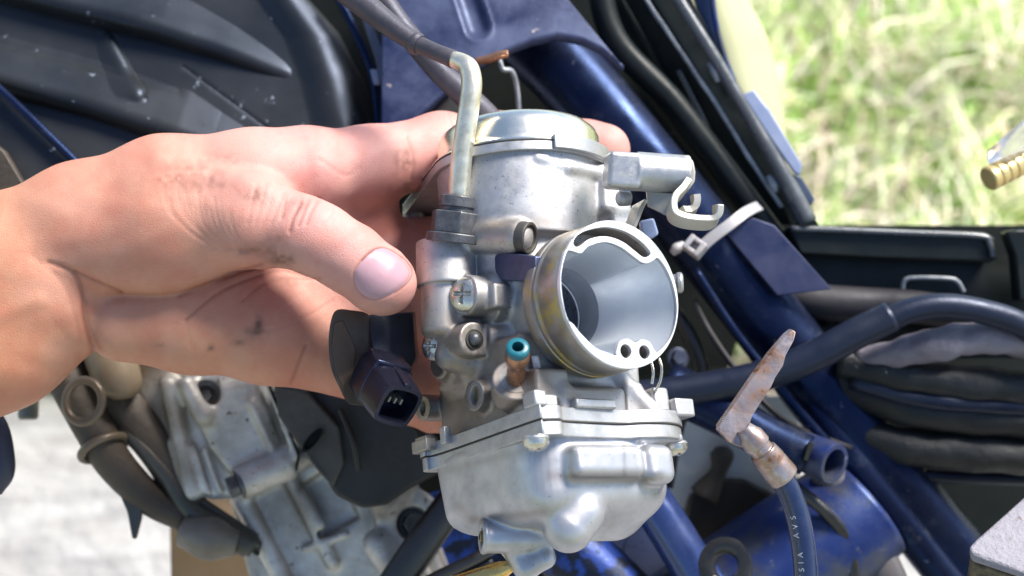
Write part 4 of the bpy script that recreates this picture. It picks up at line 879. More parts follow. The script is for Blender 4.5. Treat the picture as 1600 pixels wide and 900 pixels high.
    tb('breather_pipe', [(560, -60, -330), (620, 30, -310), (680, 105, -290), (730, 152, -280), (775, 200, -290), (800, 260, -310)], [17, 17, 18, 20, 20, 20], 'rub')
    # --- frame tubes
    tb('frame_tube', [(700, -70, -720), (790, 20, -690), (890, 118, -630), (1005, 255, -580), (1140, 425, -585), (1300, 632, -590), (1430, 795, -600), (1560, 960, -610)], [62, 62, 60, 58, 58, 58, 56, 56], 'frame', 40)
    tb('frame_tube', [(930, -60, -640), (960, 60, -640), (1060, 170, -650), (1180, 330, -650), (1300, 500, -650)], 20, 'cover2', 24)
    tb('lower_frame_tube', [(1180, 480, -600), (1262, 620, -560), (1370, 770, -545), (1520, 960, -540)], [20, 26, 27, 27], 'frame', 24)
    tb('brace_rod', [(1085, 420, -500), (1150, 520, -490), (1230, 620, -480), (1300, 700, -480)], [7, 7, 8, 8], 'frame', 14)
    pp('blue_bracket', [(1130, 360, -508), (1176, 340, -500), (1210, 352, -500), (1300, 452, -505), (1215, 462, -498), (1180, 420, -498)], 8, 'blue2', 2)
    for (px, py, dz_, rr_) in ((1228, 540, -528, 60), (1010, 262, -524, 60)):
        P = []
        for k in range(15): a = R_(-70 + 10 * k); P.append((px + 62 * math.cos(a) * .62 - 10, py - 62 * math.sin(a) * .75, dz_ - 26 + 0 * k))
    def bolt(px, py, dz_, ax_, r_, m='nut', par=bike, nm='bolt'):
        f_ = axframe(cam(px, py, dz_), ax_); mb = MB(); mb.lathe(f_, [(-6, r_ * 1.45), (0, r_ * 1.45), (1, r_ * 1.3), (1, r_)], 30, capb=False); mb.prism([(r_ * math.cos(R_(60 * k)), r_ * math.sin(R_(60 * k))) for k in range(6)], f_, r_ * .9, 0, 2); return mb.build(nm, M[m], par, bev=1.5, fixn=True)
    bolt(1060, 560, -560, (.2, .2, 1), 16, 'edgeb')
    tb('drain_hose', [(1040, 470, -620), (1075, 520, -600), (1095, 590, -600), (1060, 660, -610), (1040, 760, -620)], 12, 'boot2', 16)
    tb('earth_strap', [(1085, 470, -560), (1110, 520, -540), (1160, 590, -530), (1230, 660, -520), (1330, 700, -520)], 5, 'rubd', 12)
    tb('overflow_hose', [(1240, 760, -440), (1290, 800, -440), (1325, 850, -450), (1340, 940, -450)], 10, 'boot2', 16)
    tb('cover_rib', [(1060, 110, -690), (1100, 190, -690), (1150, 300, -690)], 4, 'bead', 10); tb('cover_rib', [(960, -20, -740), (1040, 120, -740), (1120, 260, -740)], 5, 'cover2', 10)
    tb('case_gasket', [(414, 562, -470), (420, 600, -470), (440, 650, -468), (458, 690, -466), (466, 712, -464), (462, 735, -470)], 2.2, 'inner', 8)
    # --- dark backing sheets put in where the machine is dark between its parts
    pp('under_seat_liner', [(540, -60, -900), (1020, -60, -900), (1245, 350, -900), (1245, 520, -900), (1150, 536, -900), (1132, 590, -900), (900, 680, -900), (560, 700, -900)], 20, 'inner', 0)
    pp('rear_liner', [(1235, 352, -900), (1700, 352, -900), (1700, 960, -860), (1500, 960, -860), (1352, 762, -860), (1215, 600, -880), (1210, 560, -880), (1225, 500, -890)], 20, 'inner', 0)
    pp('lower_liner', [(700, 660, -880), (1050, 580, -880), (1140, 575, -880), (1195, 590, -880), (1196, 640, -880), (1040, 760, -860), (990, 960, -860), (560, 960, -860), (560, 800, -880)], 20, 'inner', 0)
    # ribs on the backing sheets
    tb('liner_rib', [(1045, 210, -870), (1085, 190, -860)], 3, 'cover'); tb('liner_rib', [(900, 60, -860), (1010, 190, -850), (1110, 330, -850)], 6, 'cover')
    # --- side cover, upper right
    pp('side_cover', [(900, -60, -760), (1004, -60, -700), (1100, 80, -690), (1170, 210, -680), (1228, 328, -670), (1236, 352, -670), (1170, 352, -700), (1060, 215, -760), (960, 80, -780)], 12, 'cover2', 3)
    tb('cover_lip', [(985, -40, -640), (1010, 0, -635), (1060, 75, -630), (1120, 165, -625), (1180, 262, -620), (1222, 324, -618)], [3.5] * 6, 'edge', 10, wob=.12)
    pp('cover_channel', [(995, -40, -650), (1060, -40, -650), (1130, 90, -645), (1200, 210, -640), (1280, 352, -635), (1236, 352, -635), (1222, 318, -640), (1120, 158, -645)], 10, 'cover2', 1)
    tb('cover_bead', [(1030, -50, -622), (1060, 0, -618), (1110, 80, -612), (1168, 178, -608), (1220, 268, -604), (1262, 348, -600)], [9, 9.5, 10, 11, 13, 16], 'bead', 20)
    tb('lip_clip', [(1108, 98, -620), (1118, 112, -616), (1122, 128, -618)], [5, 8, 4], 'edge', 12); tb('lip_clip', [(1200, 275, -616), (1208, 288, -612), (1212, 300, -614)], [5, 8, 4], 'edge', 12)
    pp('outer_cover', [(1066, -50, -660), (1112, -50, -650), (1122, 30, -650), (1134, 85, -650), (1150, 130, -645), (1172, 158, -640), (1160, 172, -640), (1120, 90, -650)], 14, 'blue3', 3)
    tb('cover_piping', [(1108, -50, -640), (1116, 20, -640), (1130, 82, -638), (1148, 128, -634)], 4, 'blue', 12)
    rows = []
    for j, y in enumerate(np.linspace(-60, 235, 24)):
        xl = ex(y, [-60, 0, 120, 235], [1095, 1105, 1140, 1190]); xr = ex(y, [-60, 0, 60, 120, 180, 235], [1128, 1160, 1190, 1208, 1216, 1219])
        rows.append([cam(xl + (xr - xl) * t, y, -760 - 70 * t * t - 10 * (1 - t)) for t in np.linspace(0, 1, 14)])
    mb = MB(); mb.loft(rows); o = mb.build('rear_cover', M['beige'], bike, ang=None); o.modifiers.new('t', 'SOLIDIFY').thickness = .003
    pp('cover_tab', [(1160, 148, -600), (1178, 140, -600), (1205, 176, -600), (1254, 258, -596), (1250, 275, -596), (1240, 268, -596), (1196, 205, -600)], 14, 'paleb', 3)
    pp('cover_tab', [(1190, 160, -640), (1204, 172, -640), (1208, 190, -640), (1196, 182, -640)], 10, 'bluedk', 2)
    pp('cover_tab', [(1240, 272, -620), (1252, 276, -620), (1274, 312, -620), (1268, 322, -620), (1246, 292, -620)], 10, 'bluedk', 2)
    # --- battery tray
    pp('tray_wall', [(1215, 372, -660), (1700, 380, -660), (1700, 560, -640), (1215, 560, -640)], 10, 'cover2', 0)
    pp('tray_lip', [(1232, 356, -600), (1245, 352, -600), (1540, 362, -600), (1556, 372, -600), (1560, 404, -600), (1548, 410, -600), (1380, 405, -600), (1250, 398, -600)], 60, 'cover2', 6)
    tb('tray_bead', [(1236, 357, -594), (1300, 359, -594), (1420, 364, -594), (1530, 369, -594), (1546, 380, -594), (1552, 402, -594)], 5, 'bead', 12)
    pp('tray_end', [(1572, 362, -560), (1590, 358, -560), (1700, 358, -560), (1700, 480, -560), (1592, 470, -560), (1586, 400, -560)], 40, 'cover2', 5)
    tb('tray_handle', [(1410, 452, -610), (1414, 438, -606), (1430, 434, -604), (1480, 435, -604), (1496, 440, -606), (1506, 456, -610)], 3.5, 'edge', 12)
    # --- stub pipe and blue tubes, lower right
    tb('cross_pipe', [(1040, 600, -500), (1130, 645, -470), (1200, 685, -440), (1262, 712, -415)], [38, 36, 34, 32], 'frame', 30)
    d = nrm((.60, -.22, .77)); f_ = axframe(cam(1304, 725, -385), d)
    mb = MB(); mb.lathe(f_, [(-110, 34), (-70, 38), (-6, 40), (0, 38), (0, 29), (-4, 28), (-60, 27), (-60, 1)], 40, capa=False, capb=False); mb.build('pipe_stub', M['blue'], bike, ang=40)
    mb = MB(); mb.box(axframe(cam(1262, 708, -368), (0, .3, 1), nrm(np.cross(d, (0, 0, 1)))), (-5, -22, -12), (5, 16, 3)); mb.build('stub_slot', M['inner'], bike, bev=2)
    tb('blue_housing', [(1060, 1010, -560), (1180, 920, -560), (1290, 838, -560), (1350, 790, -570)], [112, 106, 98, 90], 'blue', 48)
    tb('blue_tube', [(960, 690, -520), (1010, 770, -480), (1060, 850, -460), (1120, 950, -450)], [30, 33, 35, 36], 'blue4', 28)
    tb('lower_tube', [(800, 780, -560), (880, 850, -520), (960, 920, -500), (1010, 970, -500)], [58, 56, 52, 50], 'bluemot', 36)
    tb('support_tube', [(1290, 735, -520), (1330, 800, -520), (1375, 880, -520), (1410, 960, -520)], [26, 28, 30, 30], 'mudb', 24)
    mb = MB(); f_ = axframe(cam(1134, 884, -330), (-.32, .28, .9)); mb.lathe(f_, [(0, 50), (6, 52), (12, 50), (14, 40), (12, 28), (2, 22), (-14, 22), (-16, 40), (-10, 50), (0, 50)], 44, capa=False, capb=False, ex=.95)
    mb.build('rubber_grommet', M['boot2'], bike, ang=50)
    mb = MB(); f_ = axframe(cam(1020, 868, -640), (.15, .2, 1)); mb.lathe(f_, [(-20, 92), (0, 92), (4, 88), (4, 74), (0, 71), (0, 66), (6, 62), (6, 10)], 60); mb.build('flywheel_disc', M['disc'], bike, ang=30)
    # engine cover seen behind the float bowl
    rows = []
    for j in range(30):
        y = 620 + 200 * j / 29; row = []
        for i in range(40):
            x = 1000 + 250 * i / 39; dd = float(segdist(np.array([x]), np.array([y]), [(1030, 690), (1070, 712), (1120, 722)])[0]); d2 = float(segdist(np.array([x]), np.array([y]), [(1040, 708), (1075, 728), (1120, 735)])[0])
            row.append(cam(x, y, -720 - (x - 1120)**2 * .0012 + 10 * math.exp(-(dd / 6)**2) + 7 * math.exp(-(d2 / 5)**2)))
        rows.append(row)
    mb = MB(); mb.loft(rows[:]); mb.f = [q for q in mb.f]; o = mb.build('crankcase_cover', M['plate'], bike, ang=None); o.modifiers.new('t', 'SOLIDIFY').thickness = -.003
    tb('kick_lever', [(1128, 700, -690), (1128, 712, -684), (1122, 738, -684), (1100, 775, -690)], [12, 19, 13, 24], 'mud', 20)  # solid dark shape standing in for a shadow cast on the cover
    pp('lever_boss', [(1070, 810, -700), (1078, 775, -690), (1120, 748, -690), (1165, 750, -690), (1215, 775, -700), (1180, 850, -700), (1080, 860, -700)], 30, 'mud', 8)  # second dark solid for the wider part of that cast shadow
    # parts seen under the float bowl and left of it
    pp('blue_cover', [(640, 780, -640), (720, 760, -640), (790, 770, -640), (820, 960, -640), (600, 960, -640)], 20, 'bluemot', 4)
    tb('stay_bar', [(770, 690, -470), (720, 765, -450), (660, 850, -440), (600, 940, -440)], [24, 25, 27, 28], 'boot2', 24, flat=.6)
    tb('control_cable', [(790, 846, -430), (735, 876, -420), (680, 902, -420), (620, 935, -420)], 9, 'boot2', 16)
    tb('control_cable', [(770, 875, -440), (715, 905, -430), (690, 930, -430)], 7, 'boot2', 14)
    # --- engine, lower left
    h = 4.0; g = SDF((-860, -640, -800), (120, 0, -380), h)
    def P(px, py, dz): return cam(px, py, dz)
    def pg(pts, a, b, **k):
        q = [cam(p[0], p[1], (a + b) / 2)[:2] for p in pts]; g.poly(q, 2, a, b, **k)
    pg([(200, 540), (415, 540), (428, 600), (452, 660), (462, 700), (455, 740), (398, 772), (340, 775), (290, 752), (262, 720), (238, 650)], -620, -500, rd=14, k=14)
    pg([(300, 640), (345, 600), (400, 590), (440, 690), (430, 720), (360, 740), (330, 700)], -510, -476, rd=12, k=12)
    g.cap(P(392, 628, -474), P(425, 700, -474), 7, k=8); g.cap(P(420, 600, -480), P(446, 668, -470), 7, k=8)
    g.cap(P(446, 668, -470), P(462, 712, -468), 7, k=8)
    g.cyl(P(372, 756, -455), P(452, 722, -490), 33, 4, 10); g.cap(P(446, 724, -488), P(490, 700, -520), 28, k=14)
    g.cyl(P(322, 616, -400), P(322, 616, -540), 28, 3, 6, sub=True); g.cyl(P(322, 616, -496), P(322, 616, -540), 38, 4, 4); g.cyl(P(322, 616, -400), P(322, 616, -530), 27, 3, 3, sub=True)
    g.cap(P(262, 600, -480), P(300, 770, -490), 16, k=26); g.cap(P(292, 600, -470), P(318, 650, -470), 15, k=26)
    for i in range(4): g.cap(P(265 + i * 18, 690 + i * 4, -486), P(285 + i * 20, 770, -490), 6, k=9)
    # lower case with bright ribs
    pg([(368, 770), (555, 685), (640, 740), (720, 930), (700, 980), (420, 980)], -700, -560, rd=12, k=16)
    g.cap(P(380, 785, -540), P(470, 960, -540), 20, k=14); g.cap(P(452, 745, -552), P(520, 880, -550), 14, k=14); g.cap(P(558, 690, -540), P(700, 960, -530), 13, k=10); g.cap(P(570, 720, -545), P(655, 900, -535), 10, k=9)
    pg([(470, 760), (525, 725), (560, 810), (500, 845)], -580, -540, rd=10, k=10, sub=True); g.cap(P(472, 770, -548), P(500, 820, -548), 12, k=6); g.cap(P(475, 858, -548), P(540, 835, -548), 8, k=8)
    g.cyl(P(640, 815, -520), P(640, 815, -600), 66, 6, 12); g.cap(P(600, 780, -520), P(660, 700, -560), 34, k=22); g.cyl(P(645, 818, -400), P(645, 818, -545), 32, 3, 8, sub=True); g.cap(P(605, 720, -530), P(625, 770, -520), 13, k=12); g.cap(P(590, 850, -520), P(620, 890, -520), 30, k=12)
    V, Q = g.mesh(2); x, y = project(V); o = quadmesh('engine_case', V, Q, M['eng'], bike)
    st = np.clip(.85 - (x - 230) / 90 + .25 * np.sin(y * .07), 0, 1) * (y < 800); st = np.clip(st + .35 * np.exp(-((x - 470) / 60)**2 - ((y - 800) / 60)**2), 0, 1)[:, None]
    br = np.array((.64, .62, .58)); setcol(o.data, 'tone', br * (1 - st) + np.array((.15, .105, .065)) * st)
    bo = o
    def bolt(px, py, dz, ax_, r, m='steel', par=bo):
        f_ = axframe(cam(px, py, dz), ax_); mb = MB(); mb.lathe(f_, [(-8, r * 1.3), (0, r * 1.3), (0, r)], 30, capb=False); mb.prism([(r * math.cos(R_(60 * k)), r * math.sin(R_(60 * k))) for k in range(6)], f_, r * .9, 0, 2); return mb.build('bolt', M[m], par, bev=1.5, fixn=True)
    bolt(372, 757, -450, nrm(P(372, 756, -455) - P(452, 722, -490)), 22, 'nut'); bolt(645, 818, -540, (.3, .2, 1), 22, 'nut'); bolt(322, 618, -524, (0, .1, 1), 15, 'nut')
    # tan finger-like pipe, brown arms
    tb('exhaust_stub', [(160, 520, -480), (178, 575, -470), (190, 608, -465), (192, 622, -466)], [40, 38, 32, 16], 'tan', 26)
    tb('mud_arm', [(120, 560, -540), (190, 630, -520), (250, 700, -520), (300, 790, -520)], [40, 38, 34, 30], 'mud', 24)
    tb('mud_arm', [(170, 640, -500), (215, 690, -490), (262, 745, -490), (300, 800, -490), (385, 850, -500), (395, 858, -500)], [12, 13, 14, 16, 20, 12], 'mud2', 18)
    pp('bracket_plate', [(245, 755, -500), (310, 775, -500), (370, 815, -500), (402, 838, -500), (390, 870, -500), (330, 862, -500), (280, 838, -500), (250, 800, -500)], 20, 'mud2', 6)
    tb('drain_boss', [(285, 830, -470), (330, 842, -465), (370, 850, -470)], [24, 34, 20], 'tan2', 22)
M['rim'] = mat('fairing_rim_blue', (.03, .09, .45), .3, 0, col2=(.02, .035, .16), nscale=30, namt=.4, bump=.1, tint=(.4, .55, 1), spec=1)  # saturated blue stands for the sky mirrored in the rolled edge
M['edgeb'] = mat('stay_plate_black', (.05, .055, .075), .35, .2, col2=(.1, .11, .15), nscale=60, namt=.5, tint=(.6, .7, 1))
M['cover2'] = mat('cover_black_matte', (.005, .008, .008), .42, 0, col2=(.010, .014, .013), nscale=30, namt=.5, bump=.2, bscale=500, spec=.3)
M['bead'] = mat('bead_plastic', (.06, .065, .07), .28, 0, col2=(.1, .105, .11), nscale=60, namt=.4, bump=.15, bscale=600, spec=.9)
M['blue2'] = mat('bracket_blue', (.012, .018, .06), .5, .1, col2=(.05, .055, .10), nscale=50, namt=.6, bump=.2, tint=(.7, .75, 1))
M['blue3'] = mat('cover_navy', (.012, .022, .06), .35, 0, col2=(.02, .03, .07), nscale=50, namt=.4, tint=(.6, .7, 1))
M['blue4'] = mat('tube_blue', (.015, .035, .14), .25, .3, col2=(.05, .06, .12), nscale=50, namt=.4, tint=(.7, .8, 1), spec=1)
M['bluedk'] = mat('tab_slate', (.05, .07, .12), .4, 0)
M['boot2'] = mat('black_rubber', (.006, .006, .007), .38, 0, col2=(.013, .013, .014), nscale=90, namt=.5, bump=.3, bscale=900, spec=.7)
M['mudb'] = mat('dusty_tube', (.08, .08, .10), .38, .2, col2=(.16, .14, .13), nscale=40, namt=.6, bump=.3, bscale=600)
M['mud2'] = mat('oily_bracket', (.08, .07, .06), .45, .3, col2=(.04, .055, .04), nscale=60, namt=.6, bump=.4, bscale=500)
M['tan2'] = mat('dull_boss', (.2, .18, .15), .5, .3, col2=(.12, .10, .075), nscale=50, namt=.6, bump=.3)

def loose_things():
    def one(name, label, cat, pts, r, m, n=24, group=None, wob=0, **k):
        mb = MB(); mb.tube(pts, r, n, 8, wob=wob, **k); return tag(mb.build(name, M[m], ang=None), label, cat, group)
    t = thing('wiring_conduit', 'dark blue-black sleeved conduit crossing the frame from the right edge, topmost of the hoses', 'conduit', cam(1350, 520, -430))
    mb = MB(); mb.tube([(1660, 560, -430), (1600, 510, -425), (1540, 488, -420), (1475, 478, -418), (1420, 486, -420), (1375, 506, -424), (1300, 545, -430)], 20, 26, 8); mb.build('hose', M['conduit'], t, ang=None)
    mb = MB(); mb.tube([(1392, 494, -418), (1340, 520, -422), (1260, 562, -430), (1180, 590, -440), (1100, 606, -450), (1020, 618, -460), (960, 622, -470)], [25, 25, 25, 25, 25, 26, 26], 28, 8); mb.build('sleeve', M['conduit'], t, ang=None)
    G = 'wrapped wiring bundles at the right edge'
    one('wiring_bundle', 'grey taped wiring bundle just under the topmost hose at the right edge', 'wiring', [(1700, 545, -480), (1600, 532, -470), (1530, 528, -462), (1465, 538, -462), (1400, 552, -480), (1340, 560, -510)], [26, 27, 25, 27, 22, 16], 'tape', 36, G, .05)
    one('wiring_bundle', 'black wiring bundle just below the grey taped bundle at the right edge', 'wiring', [(1700, 620, -500), (1580, 605, -490), (1480, 596, -490), (1390, 584, -500), (1310, 566, -520)], [27, 28, 27, 25, 22], 'bundle', 36, G, .04)
    one('wiring_bundle', 'slim black cable squeezed below the second black wiring bundle at the right edge', 'wiring', [(1700, 640, -500), (1560, 634, -486), (1430, 622, -490), (1330, 596, -510)], [13, 14, 14, 13], 'conduit', 20, G, .02)
    one('wiring_bundle', 'black wiring bundle second from the bottom of the stack at the right edge', 'wiring', [(1720, 668, -530), (1600, 656, -520), (1490, 648, -520), (1400, 632, -530), (1320, 598, -550), (1270, 555, -580)], [28, 29, 29, 29, 28, 26], 'bundle', 44, G, .03)
    one('rubber_hose', 'short dull grey rubber hose running behind the frame tube above the conduit', 'hose', [(1200, 450, -640), (1270, 470, -620), (1340, 476, -610), (1430, 480, -610), (1560, 500, -610)], [26, 28, 28, 26, 26], 'rubd', 24)
    one('wiring_bundle', 'thickest smooth black bundle, lowest of the stack at the right edge', 'wiring', [(1720, 722, -545), (1600, 712, -540), (1480, 704, -540), (1390, 692, -548), (1310, 655, -565), (1262, 600, -590)], [30, 31, 31, 30, 28, 26], 'bundle', 36, G, .03)
    one('wiring_bundle', 'slim black cable under the lowest bundle at the right edge', 'wiring', [(1720, 752, -560), (1560, 748, -560), (1440, 742, -560), (1350, 722, -570)], [9, 10, 10, 9], 'conduit', 16, G)
    # cable tie round the frame tube
    t = thing('cable_tie', 'white nylon cable tie strapped round the dark frame tube', 'cable tie', cam(1120, 365, -480))
    P = np.array([cam(*p) for p in [(1086, 396, -478), (1112, 372, -470), (1140, 351, -470), (1162, 334, -486), (1176, 326, -520), (1186, 322, -570)]]); P, _ = catmull(P, np.ones(6), 5)
    T = np.gradient(P, axis=0); rows = []
    for p, q in zip(P, T):
        n_ = nrm(np.cross(nrm(q), nrm((.75, -.9, .25)))); w_ = nrm(np.cross(n_, q)); rows.append([p + w_ * 11 + n_ * 2.5, p - w_ * 11 + n_ * 2.5, p - w_ * 11 - n_ * 2.5, p + w_ * 11 - n_ * 2.5])
    mb = MB(); mb.loft(rows, True); n = len(rows); mb.f += [[0, 1, 2, 3], [4 * n - 1, 4 * n - 2, 4 * n - 3, 4 * n - 4]]; mb.build('strap', M['white'], t, bev=1.2, fixn=True)
    hf = axframe(cam(1086, 386, -455), (-.25, .3, .92), (.62, .78, 0)); mb = MB()
    for lo, hi in (((-19, -16, -14), (-8, 16, 13)), ((8, -16, -14), (19, 16, 13)), ((-9, 7, -14), (9, 16, 12)), ((-9, -16, -14), (9, -7, 12)), ((-8, -7, -12), (8, 7, -2))): mb.box(hf, lo, hi)
    mb.build('head', M['white'], t, bev=2.5)
    o = MB(); o.tube([(1050, 396, -480), (1058, 388, -478), (1068, 380, -482)], [5, 9, 4], 10, 3); o.build('tail', M['white'], t)
    # earth lead with flat terminal
    t = thing('earth_lead', 'blue-black wire standing up with a flat tarnished terminal crimped on its end', 'wire', cam(1240, 860, -40))
    mb = MB(); bl = [(1239, 515, -60), (1244, 519, -58), (1241, 532, -52), (1228, 556, -44), (1224, 572, -40), (1212, 590, -34), (1206, 604, -30), (1190, 628, -22), (1176, 650, -16), (1170, 668, -12), (1172, 684, -14), (1160, 700, -14), (1140, 692, -12), (1124, 674, -8), (1124, 666, -10), (1146, 634, -22), (1176, 590, -38), (1204, 552, -50), (1228, 524, -58)]
    mb.pixprism(bl, 6, back=(-5, 2, -7)); mb.build('terminal_blade', M['term'], t, bev=1.6, seg=3, fixn=True)
    cf = axframe(cam(1168, 676, -14), nrm(cam(1214, 736, -26) - cam(1162, 672, -14)), (0, 0, 1))
    rows = []
    for z, r_, a0, a1 in [(-12, 13, 10, 190), (0, 17, -20, 205), (8, 21, -60, 240), (26, 22, -66, 246), (28, 19, -20, 200), (38, 19, -18, 198), (40, 23, -75, 255), (60, 25, -80, 262), (62, 24, -70, 250), (66, 25, -82, 265), (92, 26, -84, 266), (96, 25, -80, 262)]:
        A = np.linspace(R_(a0), R_(a1), 26); rows.append([cf.c((r_ * math.cos(a), r_ * math.sin(a), z)) for a in A])
    mb = MB(); mb.loft(rows); o = mb.build('crimp', M['term'], t, ang=50); o.modifiers.new('t', 'SOLIDIFY').thickness = .0009; m_ = o.modifiers.new('b', 'BEVEL'); m_.width = .0002
    mb = MB(); mb.tube([(1176, 688, -24), (1196, 712, -26), (1212, 734, -28)], 15, 14, 4); mb.build('core', M['term'], t)
    wp = [(1186, 700, -30), (1206, 724, -30), (1228, 758, -32), (1244, 798, -34), (1254, 845, -34), (1259, 890, -34), (1262, 960, -36)]
    mb = MB(); mb.tube(wp, [15, 18, 19, 19, 19, 19, 19], 28, 8); mb.build('sheath', M['wire'], t, ang=None)
    def char(ch, px, py, ang):
        cu = bpy.data.curves.new('t', 'FONT'); cu.body = ch; cu.size = 12.5; cu.extrude = .4; cu.align_x = 'CENTER'; cu.align_y = 'CENTER'
        co = bpy.data.objects.new('tmp', cu); COL.objects.link(co); me = bpy.data.meshes.new_from_object(co.evaluated_get(bpy.context.evaluated_depsgraph_get())); bpy.data.objects.remove(co)
        a = np.empty(len(me.vertices) * 3, np.float32); me.vertices.foreach_get('co', a); a = a.reshape(-1, 3) * np.array((1.0, .85, 1)); c_, s_ = math.cos(R_(ang)), math.sin(R_(ang))
        X = a[:, 0] * c_ - a[:, 1] * s_; Y = a[:, 0] * s_ + a[:, 1] * c_
        base = cam(px, py, -34); k = np.interp(py, [724, 758, 798, 845, 890, 960], [1206, 1228, 1244, 1254, 1259, 1262]); off = (base[0] + X) - cam(k, py, -34)[0]
        Z = -34 + np.sqrt(np.maximum(19.6**2 - off**2, 9)) + a[:, 2]
        V = np.stack([base[0] + X, base[1] + Y, Z], 1); me.vertices.foreach_set('co', warr(V).astype(np.float32).ravel()); me.name = 'letter'; link('letter', me, M['print'], t)
    for ch, px, py, an in (('S', 1236, 806, 103), ('V', 1239, 820, 101), ('A', 1241, 834, 99), ('A', 1247, 864, 97), ('I', 1248, 876, 96), ('S', 1249, 887, 95), ('Y', 1250, 899, 94), ('-', 1222, 778, 112)): char(ch, px, py, an)
    # black boot below the hand
    t = thing('rubber_boot', 'black faceted rubber boot with an oval slot, hanging under the fingers', 'boot', cam(560, 720, -400))
    h_ = [(425, 596, -420), (500, 600, -400), (590, 625, -380), (650, 668, -390), (700, 735, -420), (640, 765, -410), (604, 790, -400), (566, 796, -400), (524, 776, -405), (500, 735, -400), (470, 700, -410), (436, 650, -420)]
    mb = MB(); mb.pixprism(h_, 90); mb.build('body', M['boot'], t, bev=10, seg=3, fixn=True)
    mb = MB(); mb.pixprism([(428, 600, -405), (480, 612, -385), (530, 668, -372), (537, 724, -376), (520, 762, -388), (496, 736, -388), (470, 702, -392), (434, 650, -405)], 30); mb.build('flap', M['bootl'], t, bev=5, seg=3, fixn=True)
    mb = MB(); f_ = axframe(cam(488, 688, -374), (.1, .1, 1), (.6, .75, 0)); mb.lathe(f_, [(-1, 12), (5, 12), (6, 9), (-3, 7), (-3, 1)], 30, ex=1.0); 
    mb.v = [np.array([(f_.c((q[0] * .8, q[1] * 2.3, q[2]))) for q in (np.asarray(v) - f_.o) @ f_.A.T]) for v in mb.v]; mb.build('slot', M['inner'], t, ang=40)
    mb = MB(); mb.tube([(532, 640, -372), (552, 690, -364), (560, 735, -372)], [5, 6, 5], 12, 4); mb.build('seam', M['boot'], t)
    # left: breather hose with wire clamps
    t = thing('breather_hose', 'muddy brown rubber hose held by two wire clamps, below the wrist', 'hose', cam(150, 680, -480))
    mb = MB(); mb.tube([(80, 540, -500), (112, 600, -480), (145, 665, -475), (180, 725, -480), (235, 780, -490), (290, 810, -500)], [38, 34, 31, 29, 25, 22], 30, 8); mb.build('hose', M['mud'], t, ang=None)
    def ring(c, ax_, R0, r0, ex_):
        f_ = axframe(c, ax_); mb = MB(); A = np.linspace(0, 2 * math.pi, 49)[:-1]; rows = []
        for a in A: rows.append([f_.c(((R0 + r0 * math.cos(b)) * math.cos(a), (R0 + r0 * math.cos(b)) * math.sin(a) * ex_, r0 * math.sin(b))) for b in np.linspace(0, 2 * math.pi, 13)[:-1]])
        rows.append(rows[0]); mb.loft(rows, True); mb.build('clamp', M['clampm'], t, ang=None)
    ring(cam(131, 627, -398), (-.15, .1, 1), 36, 8, 1.08); ring(cam(162, 700, -470), (.5, -.75, .35), 46, 8, .9)
    mb = MB(); mb.pixprism([(172, 738, -470), (200, 748, -462), (224, 780, -465), (220, 812, -465), (212, 843, -468), (206, 842, -468), (198, 800, -468), (184, 768, -468)], 12); tag(mb.build('rubber_flap', M['boot2'], bev=3, fixn=True), 'pointed black rubber flap hanging below the muddy hose against the bright ground', 'flap')
    t = thing('cardboard_box', 'brown cardboard box on the ground at the bottom edge beside the engine', 'box', cam(350, 960, -900))
    q = [cam(264, 812, -900), cam(470, 800, -900), cam(480, 1000, -900), cam(268, 1000, -900)]
    mb = MB(); mb.add(q + [v + np.array((30, 200, -500)) for v in q], [[0, 3, 2, 1], [4, 5, 6, 7], [0, 1, 5, 4], [1, 2, 6, 5], [2, 3, 7, 6], [3, 0, 4, 7]]); mb.build('carton', M['card'], t, bev=6, fixn=True)
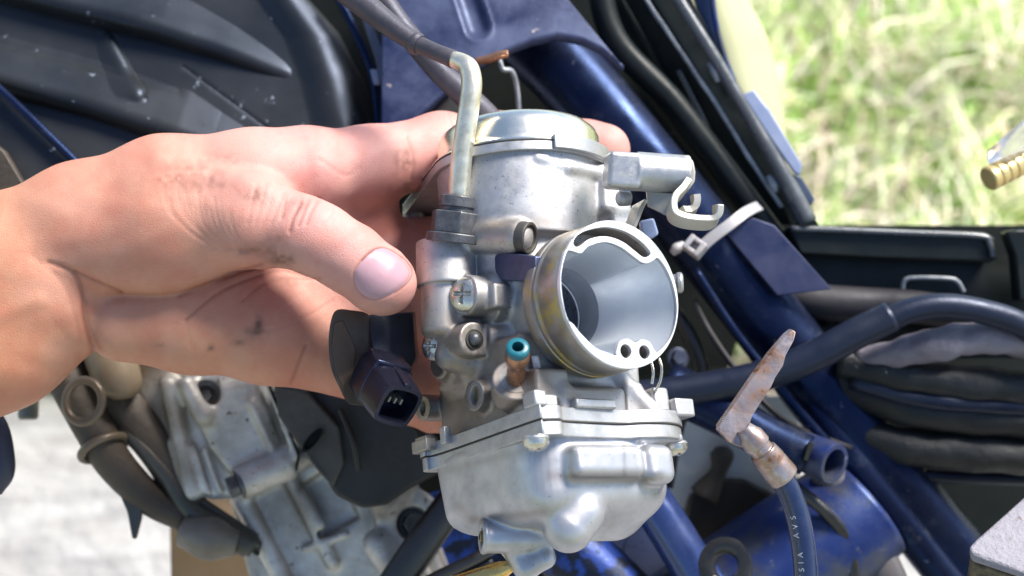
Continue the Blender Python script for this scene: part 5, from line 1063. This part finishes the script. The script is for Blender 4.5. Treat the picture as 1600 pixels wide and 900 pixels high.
    mb = MB(); mb.tube([(-30, 630, -300), (-6, 668, -290), (2, 712, -285), (3, 742, -285), (-6, 768, -290)], [14, 18, 20, 18, 10], 20, 5); tag(mb.build('handlebar_grip', M['navy']), 'dark navy rubber tip poking in at the left edge below the arm', 'grip')
    mb = MB(); mb.lathe(axframe(cam(46, 600, -600), (0, -1, .1)), [(-60, 20), (66, 20), (72, 16)], 28); tag(mb.build('metal_peg', M['peg'], bev=1), 'short grey metal peg poking out below the forearm over the bright path', 'peg')
    # right: worn white box corner
    t = thing('worn_block', 'block with chipped white painted top and scabby brown side in the bottom right corner', 'block', cam(1600, 900, -100))
    topq = [(1760, 680, -330), (1600, 776, -220), (1525, 842, -120), (1514, 854, -108), (1518, 866, -100), (1556, 878, -80), (1640, 905, -40), (1840, 960, -20)]
    mb = MB(); mb.pixprism(topq, 18, back=(2, -15, -6)); mb.build('painted_top', M['worn'], t, bev=5, seg=3, fixn=True)
    mb = MB(); mb.pixprism([(p[0] + 1, p[1] + 14, p[2] - 8) for p in topq], 100, back=(6, -200, -90)); mb.build('side', M['rust'], t, bev=4, fixn=True)
    # right: brass fitting with clear body
    t = thing('fuel_fitting', 'knurled brass fitting with a clear plastic body at the right edge', 'fitting', cam(1580, 262, -420))
    f_ = axframe(cam(1544, 280, -420), nrm((.86, .42, -.2))); mb = MB(); prof = []
    for k in range(6): prof += [(k * 18, 22), (k * 18 + 3, 24), (k * 18 + 12, 24), (k * 18 + 14, 21.5), (k * 18 + 17, 21.5)]
    mb.lathe(f_, [(-1, 14)] + prof, 30); mb.build('ferrule', M['brassp'], t, ang=20)
    f2 = axframe(cam(1560, 250, -430), nrm((.80, .62, -.2))); mb = MB(); mb.lathe(f2, [(-14, 8), (-8, 22), (0, 27), (120, 30)], 30); mb.build('clear_body', M['clear'], t, ang=40)
M['rubd'] = mat('dull_hose', (.02, .018, .022), .6, 0, col2=(.035, .03, .036), nscale=40, namt=.5, bump=.3, bscale=400)
M['clampm'] = mat('clamp_wire', (.17, .13, .09), .4, .3, col2=(.09, .065, .045), nscale=80, namt=.5)
M['peg'] = mat('dull_peg', (.14, .125, .11), .5, .4, col2=(.09, .12, .1), nscale=60, namt=.5)
ground()
motorcycle()
loose_things()
